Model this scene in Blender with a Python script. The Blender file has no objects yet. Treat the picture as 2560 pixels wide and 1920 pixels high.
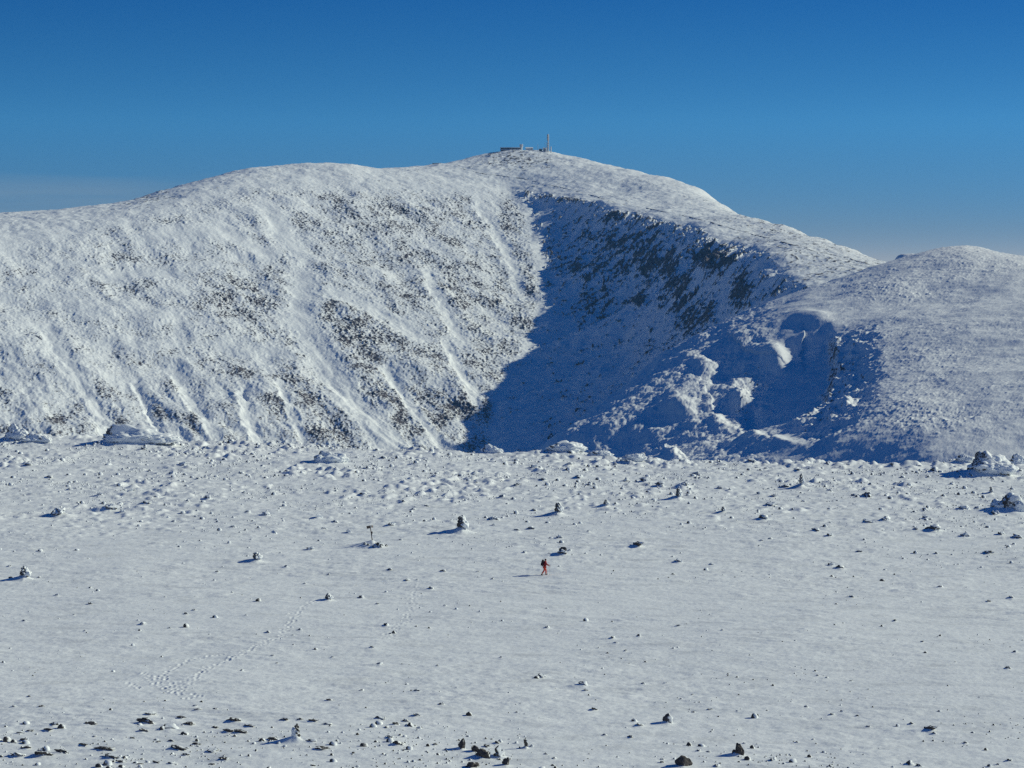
import bpy, bmesh, math, random
import numpy as np
from mathutils import Vector, Matrix
R = math.radians
random.seed(7); rng = np.random.default_rng(7)
scene = bpy.context.scene
col = scene.collection

# ------------------------------------------------------------------ camera model
W0, H0, F, VH = 2560.0, 1920.0, 6200.0, 640.0     # photo frame, focal length in its pixels, row of the level horizon
PITCH = math.atan((H0 / 2 - VH) / F)
cp, sp = math.cos(PITCH), math.sin(PITCH)
def ray(u, v):
    a = (u - W0 / 2) / F; b = (H0 / 2 - v) / F
    # camera looks along +Y tilted down by PITCH
    return a, cp + b * sp, -sp + b * cp
def P(u, v, d):
    x, y, z = ray(u, v); k = d / y
    return (x * k, d, z * k)
def proj(x, y, z):
    yc = y * cp - z * sp; zc = y * sp + z * cp
    return W0 / 2 + F * x / yc, H0 / 2 - F * zc / yc

SUN_EL, SUN_AZ = R(27.2), R(15)          # azimuth measured from +X (right) towards +Y (away)
SUNV = Vector((math.cos(SUN_EL) * math.cos(SUN_AZ), math.cos(SUN_EL) * math.sin(SUN_AZ), math.sin(SUN_EL)))

# ------------------------------------------------------------------ noise
_perm = rng.permutation(256); _perm = np.concatenate([_perm, _perm, _perm])
_ang = rng.random(256) * 2 * np.pi
_gx, _gy = np.cos(_ang), np.sin(_ang)
from concurrent.futures import ThreadPoolExecutor
POOL = ThreadPoolExecutor(4)
QD = 1.0
_perm = _perm.astype(np.int32); _gx = _gx.astype(np.float32); _gy = _gy.astype(np.float32)
def _gn(x, y):
    xf = np.floor(x); yf = np.floor(y); fx = (x - xf).astype(np.float32); fy = (y - yf).astype(np.float32)
    xi = xf.astype(np.int32) & 255; yi = yf.astype(np.int32) & 255
    p0 = _perm[xi] + yi; p1 = _perm[xi + 1] + yi
    def g(h, dx, dy): return _gx[h] * dx + _gy[h] * dy
    u = fx * fx * fx * (fx * (fx * 6 - 15) + 10); v = fy * fy * fy * (fy * (fy * 6 - 15) + 10)
    fx1 = fx - 1; fy1 = fy - 1
    a = g(_perm[p0], fx, fy); a += u * (g(_perm[p1], fx1, fy) - a)
    c = g(_perm[p0 + 1], fx, fy1); c += u * (g(_perm[p1 + 1], fx1, fy1) - c)
    return (a + v * (c - a)) * np.float32(1.5)
def gnoise(x, y):
    if x.ndim < 2 or len(x) < 64: return _gn(x, y).astype(float)
    n = 16; xs = np.array_split(x, n); ys = np.array_split(y, n)
    return np.concatenate(list(POOL.map(_gn, xs, ys)))
class RBF:
    def __init__(s, pts, smooth=0.0):
        p = np.array(pts, float); s.c = p[:, :2] / 1000; n = len(p)
        d = np.linalg.norm(s.c[:, None] - s.c[None], axis=2)
        A = np.zeros((n + 3, n + 3)); A[:n, :n] = d - smooth * np.eye(n); A[:n, n] = 1; A[:n, n + 1:] = s.c
        A[n:, :n] = A[:n, n:].T
        s.w = np.linalg.solve(A, np.concatenate([p[:, 2], np.zeros(3)]))
    def __call__(s, x, y):
        x = x / 1000; y = y / 1000; n = len(s.c)
        r = s.w[n] + s.w[n + 1] * x + s.w[n + 2] * y
        for i in range(n):
            r += s.w[i] * np.sqrt((x - s.c[i, 0]) ** 2 + (y - s.c[i, 1]) ** 2)
        return r
class Lattice:
    """the interpolated surface stored on a regular lattice, read back with bicubic splines"""
    def __init__(s, f, x0, x1, y0, y1, st):
        s.x0, s.y0, s.st = x0, y0, st
        gx, gy = np.meshgrid(np.arange(x0, x1 + st, st, dtype=float), np.arange(y0, y1 + st, st, dtype=float)); s.z = np.concatenate(list(POOL.map(lambda q: f(gx[q], gy[q]), np.array_split(np.arange(len(gx)), 24))))
    def __call__(s, x, y):
        ny, nx = s.z.shape
        a = np.clip((x - s.x0) / s.st, 1, nx - 3.001); b = np.clip((y - s.y0) / s.st, 1, ny - 3.001)
        i = a.astype(int); j = b.astype(int); a = a - i; b = b - j
        def wts(t): return ((1 - t) ** 3 / 6, (3 * t ** 3 - 6 * t * t + 4) / 6, (-3 * t ** 3 + 3 * t * t + 3 * t + 1) / 6, t ** 3 / 6)
        wa, wb = wts(a), wts(b); r = 0
        for q in range(4):
            for p in range(4): r = r + wb[q] * wa[p] * s.z[j + q - 1, i + p - 1]
        return r
def fbm(x, y, o=4, gain=.5):
    s = np.zeros_like(x); a = 1.0; n = 0
    for i in range(o):
        s += a * gnoise(x + 17.3 * i, y - 9.1 * i); n += a; a *= gain; x = x * 2.03; y = y * 2.03
    return s / n
def ss(a, b, x):
    t = np.clip((x - a) / (b - a), 0, 1); return t * t * (3 - 2 * t)

def dens(pl, step=60):
    """resample a list of (u, v, d) along its length in the picture"""
    out = []
    for a, b in zip(pl[:-1], pl[1:]):
        n = max(1, int(math.hypot(b[0] - a[0], b[1] - a[1]) / step))
        for i in range(n):
            t = i / n; out.append(tuple(a[k] + (b[k] - a[k]) * t for k in range(3)))
    out.append(tuple(pl[-1])); return out
def pld(u, v, pl):
    """distance (photo px) from points to a polyline, signed side and running parameter"""
    best = np.full(u.shape, 1e9); side = np.zeros(u.shape); L = 0; run = np.zeros(u.shape)
    for (x0, y0), (x1, y1) in zip(pl[:-1], pl[1:]):
        dx, dy = x1 - x0, y1 - y0; l2 = dx * dx + dy * dy; l = math.sqrt(l2)
        t = np.clip(((u - x0) * dx + (v - y0) * dy) / l2, 0, 1)
        d = np.hypot(u - x0 - t * dx, v - y0 - t * dy)
        m = d < best
        best = np.where(m, d, best); side = np.where(m, np.sign((u - x0) * dy - (v - y0) * dx), side)
        run = np.where(m, L + t * l, run); L += l
    return best, side, run / L

# ------------------------------------------------------------------ mesh helpers
def grid_object(name, X, Y, Z, mat, attrs=None):
    nr, nc = X.shape
    me = bpy.data.meshes.new(name)
    co = np.stack([X, Y, Z], -1).reshape(-1, 3).astype(np.float32)
    me.vertices.add(len(co)); me.vertices.foreach_set('co', co.ravel())
    idx = np.arange(nr * nc, dtype=np.int32).reshape(nr, nc)
    q = np.stack([idx[:-1, :-1], idx[:-1, 1:], idx[1:, 1:], idx[1:, :-1]], -1).reshape(-1)
    nq = len(q) // 4
    me.loops.add(len(q)); me.loops.foreach_set('vertex_index', q)
    me.polygons.add(nq); me.polygons.foreach_set('loop_start', np.arange(0, len(q), 4, dtype=np.int32))
    me.polygons.foreach_set('use_smooth', np.ones(nq, bool))
    for k, a in (attrs or {}).items():
        at = me.attributes.new(k, 'FLOAT', 'POINT'); at.data.foreach_set('value', a.reshape(-1).astype(np.float32))
    me.update(calc_edges=True)
    me.materials.append(mat)
    o = bpy.data.objects.new(name, me); col.objects.link(o); return o
def tag(o, label=None, cat=None, group=None, kind=None):
    if label: o['label'] = label
    if cat: o['category'] = cat
    if group: o['group'] = group
    if kind: o['kind'] = kind
    return o

# ------------------------------------------------------------------ materials
def newmat(name):
    m = bpy.data.materials.new(name); m.use_nodes = True
    nt = m.node_tree; b = nt.nodes['Principled BSDF']; return m, nt, b
def plain(name, c, rough=.7, metal=0, var=.15, scale=3.0):
    m, nt, b = newmat(name)
    tc = nt.nodes.new('ShaderNodeTexCoord'); n = nt.nodes.new('ShaderNodeTexNoise'); n.inputs['Scale'].default_value = scale
    nt.links.new(tc.outputs['Object'], n.inputs['Vector'])
    mx = nt.nodes.new('ShaderNodeMix'); mx.data_type = 'RGBA'
    mx.inputs[6].default_value = (*[k * (1 - var) for k in c], 1); mx.inputs[7].default_value = (*[min(1, k * (1 + var)) for k in c], 1)
    nt.links.new(n.outputs['Fac'], mx.inputs[0]); nt.links.new(mx.outputs[2], b.inputs['Base Color'])
    b.inputs['Roughness'].default_value = rough; b.inputs['Metallic'].default_value = metal
    return m
SNOW = (.83, .86, .885)
def terrain_mat(name, rock_dark, rock_light, nscale, bump_scale, bump_dist, edge=.10, mottle=0.):
    """wind-packed snow with rock showing where the 'rock' attribute and a fine noise say so"""
    m, nt, b = newmat(name); N = nt.nodes; L = nt.links
    geo = N.new('ShaderNodeNewGeometry')
    at = N.new('ShaderNodeAttribute'); at.attribute_name = 'rock'
    n1 = N.new('ShaderNodeTexNoise'); n1.inputs['Scale'].default_value = nscale; n1.inputs['Detail'].default_value = 5; n1.inputs['Roughness'].default_value = .65
    L.new(geo.outputs['Position'], n1.inputs['Vector'])
    add = N.new('ShaderNodeMath'); add.operation = 'ADD'; L.new(n1.outputs['Fac'], add.inputs[0]); L.new(at.outputs['Fac'], add.inputs[1])
    mr = N.new('ShaderNodeMapRange'); mr.interpolation_type = 'SMOOTHSTEP'
    mr.inputs['From Min'].default_value = 1 - edge; mr.inputs['From Max'].default_value = 1 + edge
    L.new(add.outputs[0], mr.inputs['Value'])
    n2 = N.new('ShaderNodeTexNoise'); n2.inputs['Scale'].default_value = nscale * .35; n2.inputs['Detail'].default_value = 3
    L.new(geo.outputs['Position'], n2.inputs['Vector'])
    rk = N.new('ShaderNodeMix'); rk.data_type = 'RGBA'; rk.inputs[6].default_value = (*rock_dark, 1); rk.inputs[7].default_value = (*rock_light, 1)
    L.new(n2.outputs['Fac'], rk.inputs[0])
    sn = N.new('ShaderNodeMix'); sn.data_type = 'RGBA'; sn.inputs[6].default_value = (.77, .80, .83, 1); sn.inputs[7].default_value = (.88, .90, .92, 1)
    n3 = N.new('ShaderNodeTexNoise'); n3.inputs['Scale'].default_value = nscale * .12; n3.inputs['Detail'].default_value = 6
    L.new(geo.outputs['Position'], n3.inputs['Vector']); L.new(n3.outputs['Fac'], sn.inputs[0])
    if mottle:                                   # scoured streaks where the old grey crust shows through
        mp = N.new('ShaderNodeMapping'); mp.inputs['Scale'].default_value = (.16, .30, .3); mp.inputs['Rotation'].default_value = (0, 0, .25); L.new(geo.outputs['Position'], mp.inputs['Vector'])
        n5 = N.new('ShaderNodeTexNoise'); n5.inputs['Scale'].default_value = 1.; n5.inputs['Detail'].default_value = 9; n5.inputs['Roughness'].default_value = .68; n5.inputs['Distortion'].default_value = .4; L.new(mp.outputs[0], n5.inputs['Vector'])
        m5 = N.new('ShaderNodeMapRange'); m5.interpolation_type = 'SMOOTHSTEP'; m5.inputs['From Min'].default_value = .48; m5.inputs['From Max'].default_value = .70; m5.inputs['To Max'].default_value = mottle; L.new(n5.outputs['Fac'], m5.inputs['Value'])
        sn2 = N.new('ShaderNodeMix'); sn2.data_type = 'RGBA'; sn2.inputs[7].default_value = (.50, .52, .55, 1); L.new(m5.outputs['Result'], sn2.inputs[0]); L.new(sn.outputs[2], sn2.inputs[6]); sn = sn2
    mx = N.new('ShaderNodeMix'); mx.data_type = 'RGBA'
    L.new(mr.outputs['Result'], mx.inputs[0]); L.new(sn.outputs[2], mx.inputs[6]); L.new(rk.outputs[2], mx.inputs[7])
    L.new(mx.outputs[2], b.inputs['Base Color'])
    b.inputs['Roughness'].default_value = .75; b.inputs['Specular IOR Level'].default_value = .2
    n4 = N.new('ShaderNodeTexNoise'); n4.inputs['Scale'].default_value = bump_scale; n4.inputs['Detail'].default_value = 4
    L.new(geo.outputs['Position'], n4.inputs['Vector'])
    bp = N.new('ShaderNodeBump'); bp.inputs['Strength'].default_value = .6; bp.inputs['Distance'].default_value = bump_dist
    L.new(n4.outputs['Fac'], bp.inputs['Height']); L.new(bp.outputs['Normal'], b.inputs['Normal'])
    return m

# ================================================================== MOUNTAIN
SIL = [(-500,560,3700),(-200,548,3850),(0,535,3900),(190,529,3930),(316,508,3950),(380,483,3950),(459,463,3980),(554,440,4020),(649,416,4060),(727,413,4100),(799,404,4130),
       (869,412,4170),(894,418,4200),(1011,420,4330),(1106,410,4400),(1170,397,4430),(1217,384,4450),(1262,376,4480),(1330,375,4500),(1379,381,4480),(1428,392,4460),(1500,409,4420),
       (1544,420,4380),(1634,443,4290),(1706,456,4210),(1760,474,4130),(1815,514,4020),(1837,534,3960),(1869,543,3900),(1923,555,3800),(2000,572,3680),(2077,598,3560),(2149,627,3420),
       (2221,657,3280),(2400,715,3100),(2600,760,3000),(3000,800,2900)]
RIM = [(1272,476,4150),(1319,474,4110),(1381,486,4055),(1449,497,3985),(1489,502,3945),(1540,521,3880),(1609,538,3790),(1670,555,3710),(1753,570,3600),(1797,603,3520),(1869,617,3370),
       (1916,632,3250),(1945,680,3130),(1985,709,3020),(2077,735,2880),(2200,770,2760),(2400,800,2680)]
def Lplane(u, v):
    x, y, z = ray(u, v); x /= y; z /= y
    # plane falling 20 degrees towards the viewer and to the right: z = c + .364 * (.906 y - .42 x)
    return -1253.0 / (z - .364 * (.906 - .42 * x))
CREASE = [(1288,486),(1322,530),(1342,590),(1350,660),(1358,760),(1350,830),(1290,920),(1245,1000),(1235,1130),(1225,1220)]
BREAK = [(-500,660),(-200,635),(0,610),(250,560),(400,515),(600,462),(800,455),(1000,468),(1150,472),(1240,475)]
ctl = []
ctl += [P(*p) for p in dens(SIL, 70)]
for (u, v, d) in dens(SIL, 140):
    x, y, z = P(u, v, d)
    ctl.append((x * 1.09, y * 1.09, z - 60)); ctl.append((x * 1.3, y * 1.3, z - 320))
ctl += [P(*p) for p in dens(RIM, 45)]
CR3 = [(u, v, Lplane(u, v)) for u, v in CREASE]
ctl += [P(*p) for p in dens(CR3, 45)]
ctl += [P(*p) for p in dens([(u, v, Lplane(u, v)) for u, v in BREAK], 90)]
for u in range(-500, 1250, 110):
    for v in (660, 760, 860, 960, 1060, 1160):
        e = CREASE[np.argmin([abs(c[1] - v) for c in CREASE])][0]
        if u < e - 60 and v > np.interp(u, [b[0] for b in BREAK], [b[1] for b in BREAK]) + 40:
            ctl.append(P(u, v, Lplane(u, v)))
ctl += [P(*p) for p in [(1800,700,3330),(1850,720,3260),(1900,700,3190),(1950,725,3080),(2000,738,2960),(1760,660,3400),(1820,650,3330),(1870,660,3270),(1700,640,3530)]]
for x, y, z in [P(*p) for p in dens(RIM, 45)][3:]:
    ctl += [(x + 26, y + 36, z + 4.5), (x + 60, y + 80, z + 10)]                       # gentle ground above the rim
    if y > 3000: ctl += [(x - 12, y - 10, z - 15), (x - 27, y - 22, z - 31)]          # steep just below it
# foot of the headwall: steep above, easing towards the gulf floor
Rp = np.array([P(*p) for p in dens(RIM, 45)]); Cp = np.array([P(*p) for p in dens(CR3, 45)])
for i in range(0, len(Rp), 2):
    r = Rp[i]
    j = np.argmin(np.abs(Cp[:, 1] - (r[1] - .27 * (r[0] - Cp[:, 0]))))
    c = Cp[j]
    if r[0] - c[0] > 25:
        for t, q in ((.2, .42), (.5, .80)):
            p = r + (c - r) * t; ctl.append((p[0], p[1], r[2] + (c[2] - r[2]) * q))
MZ = Lattice(RBF(ctl, .004), -1500, 1800, 2350, 6650, 7)
UC = np.concatenate([np.linspace(-620, -60, 120, endpoint=False), np.linspace(-60, 2320, int(1250 * QD), endpoint=False), np.linspace(2320, 3200, 60)])
YR = np.concatenate([np.linspace(2350, 2820, 30, endpoint=False), np.linspace(2820, 4200, int(900 * QD), endpoint=False), np.linspace(4200, 4560, int(150 * QD), endpoint=False), np.linspace(4560, 6500, 50)])
Uc, Yr = np.meshgrid(UC, YR); X = (Uc - W0 / 2) / F * Yr; Y = Yr
# wobble the lookup so straight control lines turn natural
wx = 22 * fbm(X / 170, Y / 170, 4); wy = 22 * fbm(X / 170 + 40, Y / 170 - 21, 4)
far_top = ss(4080, 4260, Y + .0 * X)
wl_ = .12 + .6 * ss(1180, 900, proj(X, Y, X * 0 - 30)[0]) * (1 - .8 * far_top)
Z0 = MZ(X + wx * wl_, Y + wy * wl_)
pu, pv = proj(X, Y, Z0)
# region weights
brk = np.interp(pu, [b[0] for b in BREAK] + [1272], [b[1] for b in BREAK] + [476])
crx = np.interp(pv, [c[1] for c in CREASE], [c[0] for c in CREASE])
rimv = np.interp(pu, [r[0] for r in RIM], [r[1] for r in RIM])
onL = ss(-25, 40, pv - brk) * ss(10, -30, pu - crx)                       # sunlit left flank
onW = ss(-5, 12, pv - rimv) * ss(-20, 25, pu - crx) * np.maximum(ss(1255, 1285, pu), ss(560, 640, pv))         # headwall
top = np.clip(1 - onL - onW, 0, 1)
rock = np.zeros_like(X); dz = np.zeros_like(X)
# large soft relief
dz += (5.5 * onL * ss(1250, 1050, pu) + 2.5) * fbm(X / 130, Y / 130, 3) * (onL + onW) + 2.0 * fbm(X / 90, Y / 60, 3) * top
# gullies running down-right on the flank: coordinates across / along the fall line
fa = (X * .906 + Y * .42); fl = (X * -.42 + Y * .906)
gly = fbm(fa / 60 + .6 * fbm(X / 120, Y / 120, 2), fl / 420, 3)
low = ss(820, 1050, pv)
dz += onL * (gly * (4 + 3.5 * low))
CH = [([(105,800),(150,880),(200,960),(245,1030),(290,1100)],24,7),([(425,895),(455,960),(490,1020),(550,1100)],15,5),([(600,960),(625,1050),(655,1110)],14,6),
      ([(740,640),(765,700),(745,790),(800,880),(850,950),(900,1030),(975,1115)],34,3.5),([(955,900),(1000,970),(1050,1040),(1105,1115)],13,5),([(1110,840),(1150,930),(1195,1010)],13,5),
      ([(1060,660),(1090,740),(1120,790),(1160,860)],14,4),([(800,720),(900,760),(1000,810),(1060,850)],18,3),([(330,600),(420,585),(560,575),(680,640)],16,2.5),
      ([(240,700),(330,680),(450,690)],12,2.5),([(1180,490),(1230,560),(1280,660),(1300,720)],13,3),([(640,480),(700,560),(760,640)],22,2.5),
      ([(690,940),(720,1010),(760,1100)],11,5),([(330,930),(370,1010),(400,1090)],10,5)]
smooth = np.zeros_like(X); chw = fbm(X / 14, Y / 22, 4)
for pl, w, dep in CH:
    d, s, t = pld(pu + 16 * chw, pv + 6 * gly, pl)
    ends = ss(0, .12, t) * (1 - .3 * ss(.9, 1, t))
    g = np.exp(-(d / w) ** 2) * ends
    dep *= .45; w *= .8
    dz -= dep * g * onL
    bank = np.exp(-((d - 1.9 * w) / (.8 * w)) ** 2) * ends * (s < 0)       # bank on the left-hand side
    dz += .5 * dep * bank * onL
    smooth = np.maximum(smooth, np.exp(-(d / (w * 1.15)) ** 2.4) * ends * (.75 + .5 * chw))
# rocky ground: blobs (u, v, ru, rv, strength)
RB = [(330,640,170,60,.6),(420,580,150,35,.35),(330,500,70,40,.5),(600,750,110,75,.95),(900,840,110,110,1),(960,560,170,90,.65),(1110,735,120,55,.85),(1230,745,80,70,.75),(1260,640,70,110,.6),
      (840,690,60,60,.5),(1000,640,140,60,.45),(1040,900,100,90,.45),(1160,1000,70,120,.55),(760,1010,260,90,.42),(1000,1030,130,90,.5),(1190,560,110,70,.45),(1070,480,100,40,.5),
      (230,980,45,30,.75),(265,1050,45,45,.8),(140,1050,40,20,.8),(100,640,120,70,.35),(650,880,140,60,.3),(470,1030,200,70,.38),(980,970,80,70,.6),(800,500,120,60,.35),(1290,540,40,70,.75),(400,760,160,60,.25),(100,900,200,200,.12)]
den = .30 + .42 * fbm(X / 60, Y / 75, 4) + .14 * ss(500, 900, pu)
for u0, v0, ru, rv, s in RB:
    den = np.maximum(den,   .72 * s * np.exp(-(((pu - u0) / (1.45 * ru)) ** 2 + ((pv - v0) / (1.35 * rv)) ** 2) ** .9) * (1 + .9 * fbm(X / 30 + u0, Y / 38, 4)))
den = np.clip(den, .04, 1) * (1 - .93 * smooth)
def boulders(sx, thr, seed):
    n = gnoise(X / sx + seed, Y / sx - seed * 1.7) + .5 * gnoise(X / sx * 2.3 - seed, Y / sx * 2.3)
    return np.clip(n - thr, 0, None)
def bfield(x0):
    def bo(sx, thr, seed):
        n = gnoise((X + x0) / sx + seed, Y / (sx * 1.25) - seed * 1.7) + .5 * gnoise((X + x0) / sx * 2.3 - seed, Y / sx * 1.9)
        return np.clip(n - thr, 0, None) ** .8
    return bo(6.6, .18, 3.3), bo(3.6, .12, 11.7), bo(13., .22, 7.1)
b1, b2, b3 = bfield(0.); c1, c2, c3 = bfield(1.5); a1, a2, a3 = bfield(-1.5)
lee_shade = np.clip((c1 - a1) + .8 * (c2 - a2) + .5 * (c3 - a3), 0, .6)          # bare on the lee; colour also darkens these left faces as shade would
dz += onL * den * (3.2 * b1 + 3.0 * b2 + 2.0 * b3) + onL * (1.2 + 1.6 * low) * (fbm(fa / 20 + .4 * chw, fl / 170, 4) + .7 * np.abs(fbm(fa / 34, fl / 260 + 3, 3))) + onL * (.5 * fbm(X / 5.5, Y / 8, 3) + 3.0 * fbm(X / 48, Y / 60, 3)) * (1 - .75 * smooth)
cl_ = ss(-.35, .35, fbm(X / 19, Y / 26, 4))
rock += onL * (ss(.10, .70, den) * (.30 + .95 * cl_) * (.62 * lee_shade + .12) + (.21 + .15 * den + .20 * fbm(X / 26, Y / 40, 5)) * (1 - .8 * smooth) + .22 * ss(.0, .5, gnoise(X / 2.2, Y / 3.2)) * (.40 + den) * (1 - .8 * smooth))
# low brush band with brownish tone at the foot
rock += onL * low * (.04 + .07 * ss(0, .4, fbm(X / 40, Y / 60, 3)))
# headwall: ribs falling down-left, crag bands
wa = (X * .62 - Y * .78); wl = (X * .78 + Y * .62)
rib = fbm(wa / 55 + .5 * fbm(X / 90, Y / 90, 2), wl / 230, 4)
dz += onW * (12 * rib * ss(0, 60, pv - rimv))
WB = [(1640,655,60,40,1.),(1560,640,90,55,.8),(1600,600,70,30,.7),(1700,730,45,65,.95),(1780,650,65,40,1),(1850,730,30,50,1),(1860,700,40,30,.6),(1500,700,60,60,.7),(1480,760,50,40,.75),(1440,670,30,40,.8),(1560,560,80,30,.6),
      (1480,600,60,30,.6),(1530,545,40,18,.9),(1440,500,60,14,.8),(1345,490,40,18,.6),(1740,800,60,45,.9),(1590,755,30,20,.8),(1420,560,60,50,.45),(1840,600,60,20,.5),(1960,720,60,30,.5),(1700,880,50,30,.5),
      (1330,640,30,30,.35),(1620,860,60,20,.45),(1560,1000,160,25,.5),(1400,1090,60,30,.5),(1450,1060,40,20,.6),(1450,900,150,60,.2),(1290,870,60,60,.3)]
wden = .06 + 0 * X
for u0, v0, ru, rv, s in WB:
    wden = np.maximum(wden, s * np.exp(-(((pu - u0) / (1.3 * ru)) ** 2 + ((pv - v0) / (1.3 * rv)) ** 2) ** 1.1))
cr = fbm(wa / 12 + .4 * rib, wl / 30, 5, .66) + .30 * gnoise(X / 4., Y / 6.)
wden = np.maximum(wden, .50 * np.exp(-(((pu - 1600) / 310) ** 2 + ((pv - 650) / 170) ** 2) ** 2))
wr = ss(.41, .60, wden * .72 + 1.0 * cr)
rock += onW * (wr * .50 + .14 + .12 * ss(.1, .5, gnoise(X / 3., Y / 4.)))
dz += onW * ss(30, 0, pv - rimv) * 6 * fbm(X / 16, Y / 16, 4) + onW * (wr * (6 * fbm(X / 9, Y / 9, 3) + 3)) + onW * 1.5 * fbm(X / 12, Y / 12, 3)
# upper snowfield: sparse rocks, low ribs
tden = .24 + .24 * fbm(X / 70, Y / 45, 3) + .5 * np.exp(-(((pu - 1290) / 90) ** 2 + ((pv - 400) / 22) ** 2)) + .25 * np.exp(-(((pu - 400) / 80) ** 2 + ((pv - 500) / 25) ** 2)) + .15 * ss(1700, 1900, pu)
dz += top * (1.3 * fbm(X / 15, Y / 16, 4) + 3.6 * fbm(X / 50, Y / 46, 3)) + top * tden * (3.2 * boulders(11, .2, 5.) + 1.6 * boulders(5, .15, 9.))
rock += top * (.12 + .12 * tden + .2 * ss(.15, .5, gnoise(X / 3., Y / 5.)) * tden) + top * tden * (.9 * np.minimum(1, 2 * (boulders(5, .15, 9.) + boulders(11, .2, 5.))))
dz += .5 * fbm(X / 5, Y / 5, 2) * (onL * .6 + top * .5)
near_edge = ss(4700, 4560, Y)
Z = Z0 + dz * near_edge
SNOWM = terrain_mat('snow_and_rock_far', (.046, .041, .052), (.145, .126, .140), .34, .5, .4, .09)
mountain = grid_object('mountain', X, Y, Z, SNOWM, {'rock': rock})
tag(mountain, kind='structure')
M_Z, M_U, M_Y = Z, UC, YR
def mount_point(u, v):
    """first point of the mountain mesh seen along a photo pixel"""
    j = int(np.argmin(np.abs(M_U - u))); zc = M_Z[:, j]; xs = (M_U[j] - W0 / 2) / F * M_Y
    _, vv = proj(xs, M_Y, zc); i = int(np.argmax((vv <= v) & (M_Y > 3000)))
    return Vector((xs[i], M_Y[i], zc[i]))

# ================================================================== HILL (nearer shoulder on the right)
HR = [(3100,760,1750),(2800,705,1780),(2560,654,1800),(2511,638,1800),(2438,620,1800),(2399,615,1800),(2359,622,1820),(2300,648,1850),(2196,687,1890),(2138,706,1880),(2077,725,1870),(2004,745,1850),(1932,766,1825),
      (1860,790,1795),(1779,818,1750),(1742,847,1710),(1706,886,1670),(1643,926,1630),(1562,995,1590),(1493,1041,1560),(1435,1076,1545),(1380,1117,1535),(1320,1180,1520),(1240,1290,1500)]
h = [P(*p) for p in dens(HR, 60)]
for (u, v, d) in dens(HR, 120):
    x, y, z = P(u, v, d); h += [(x - 30, y + 90, z - 25), (x - 130, y + 330, z - 210)]
HF = [(1240,1350,1430),(1400,1240,1420),(1550,1190,1390),(1700,1175,1290),(1900,1170,1205),(2100,1168,1160),(2300,1165,1110),(2560,1165,1090),(2800,1165,1080),(3100,1165,1070)]
h += [P(*p) for p in dens(HF, 90)]
h += [(x, y - 350, z - 90) for x, y, z in [P(*p) for p in dens(HF, 160)]]
h += [P(*p) for p in [(2560,900,1340),(2350,900,1370),(2200,850,1470),(2560,750,1560),(2300,750,1620),(1800,1060,1400),(1950,1040,1330),(1650,1090,1440),(2250,1020,1220),(2450,1020,1200)]]
HZ = Lattice(RBF(h, .004), -100, 800, 700, 2560, 5)
HU = np.concatenate([np.linspace(1100, 1380, 60, endpoint=False), np.linspace(1380, 2600, int(720 * QD), endpoint=False), np.linspace(2600, 3200, 80)])
HY = np.concatenate([np.linspace(760, 1050, 20, endpoint=False), np.linspace(1050, 2030, int(800 * QD), endpoint=False), np.linspace(2030, 2500, 50)])
Uc, Yr = np.meshgrid(HU, HY); X = (Uc - W0 / 2) / F * Yr; Y = Yr
wx = 10 * fbm(X / 80, Y / 80, 4); wy = 10 * fbm(X / 80 + 40, Y / 80 - 21, 4)
Z0 = HZ(X + wx, Y + wy); pu, pv = proj(X, Y, Z0)
dz = 2.2 * fbm(X / 60, Y / 60, 3)
def bump(u0, v0, ru, rv, a, p=1.):
    return a * np.exp(-(((pu - u0) / ru) ** 2 + ((pv - v0) / rv) ** 2) ** p)
wob = 12 * fbm(X / 14, Y / 14, 3)
# a gully running down to the left below a craggy step
rvu = np.interp(pu, [q[0] for q in HR[::-1]], [q[1] for q in HR[::-1]])
wobc = 30 * fbm(X / 18, Y / 45, 4) + 10 * fbm(X / 5, Y / 10, 3)
dG, sG, tG = pld(pu + wobc, pv + wob * .25, [(2005,800),(2010,870),(2000,915),(1965,962),(1890,1012),(1815,1052),(1720,1090)])
low_ = ss(.35, .7, tG)
r0 = 58 - 36 * low_
prof = np.where(sG > 0, (1 - .55 * ss(r0, r0 + 30 - 10 * low_, dG)) * ss(r0 + 150 - 110 * low_, r0 + 30 - 10 * low_, dG), (1 - .85 * ss(60, 330, dG)) * ss(0, 140, pv - rvu))
dz -= 15 * prof * ss(0, .16, tG) * (1 - .55 * ss(.5, 1., tG))
nearR = np.where(sG > 0, ss(r0 - 4, r0 + 30, dG) * ss(r0 + 175, r0 + 60, dG), 0) * ss(0.02, .12, tG) * ss(.50, .34, tG)
scarp = np.where(sG > 0, np.exp(-((dG - r0 - 12) / 22) ** 2), 0) * ss(0.0, .10, tG) * ss(.50, .34, tG)
dz += bump(1935, 862, 34, 16, 7) + bump(1850, 945, 26, 30, 5) + bump(1760, 900, 30, 16, 4) + bump(1700, 1000, 40, 22, 4) + bump(1790, 1010, 24, 18, 4) + bump(1620, 1060, 40, 20, 3) + bump(2030, 795, 50, 14, 3, 1.3) + bump(1878, 985, 22, 26, -4)
dl, sl_, tl_ = pld(pu, pv, [(2115,1000),(1960,1045),(1830,1078)]); dz += 3.5 * np.exp(-(dl / 16) ** 2)
leftpart = ss(2000, 1850, pu)
dz += leftpart * (1.5 * fbm(X / 9, Y / 15, 5, .6) + 1.5 * fbm(X / 26, Y / 40, 3) + .8 * np.abs(fbm(X / 6, Y / 9, 3))) + 1.2 * fbm(X / 30, Y / 34, 3)
dz += bump(1960, 1125, 160, 22, -2)
b1 = boulders(4.2, .12, 3.3); b2 = boulders(2.2, .1, 11.7); b3 = boulders(9, .2, 4.)
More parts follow.
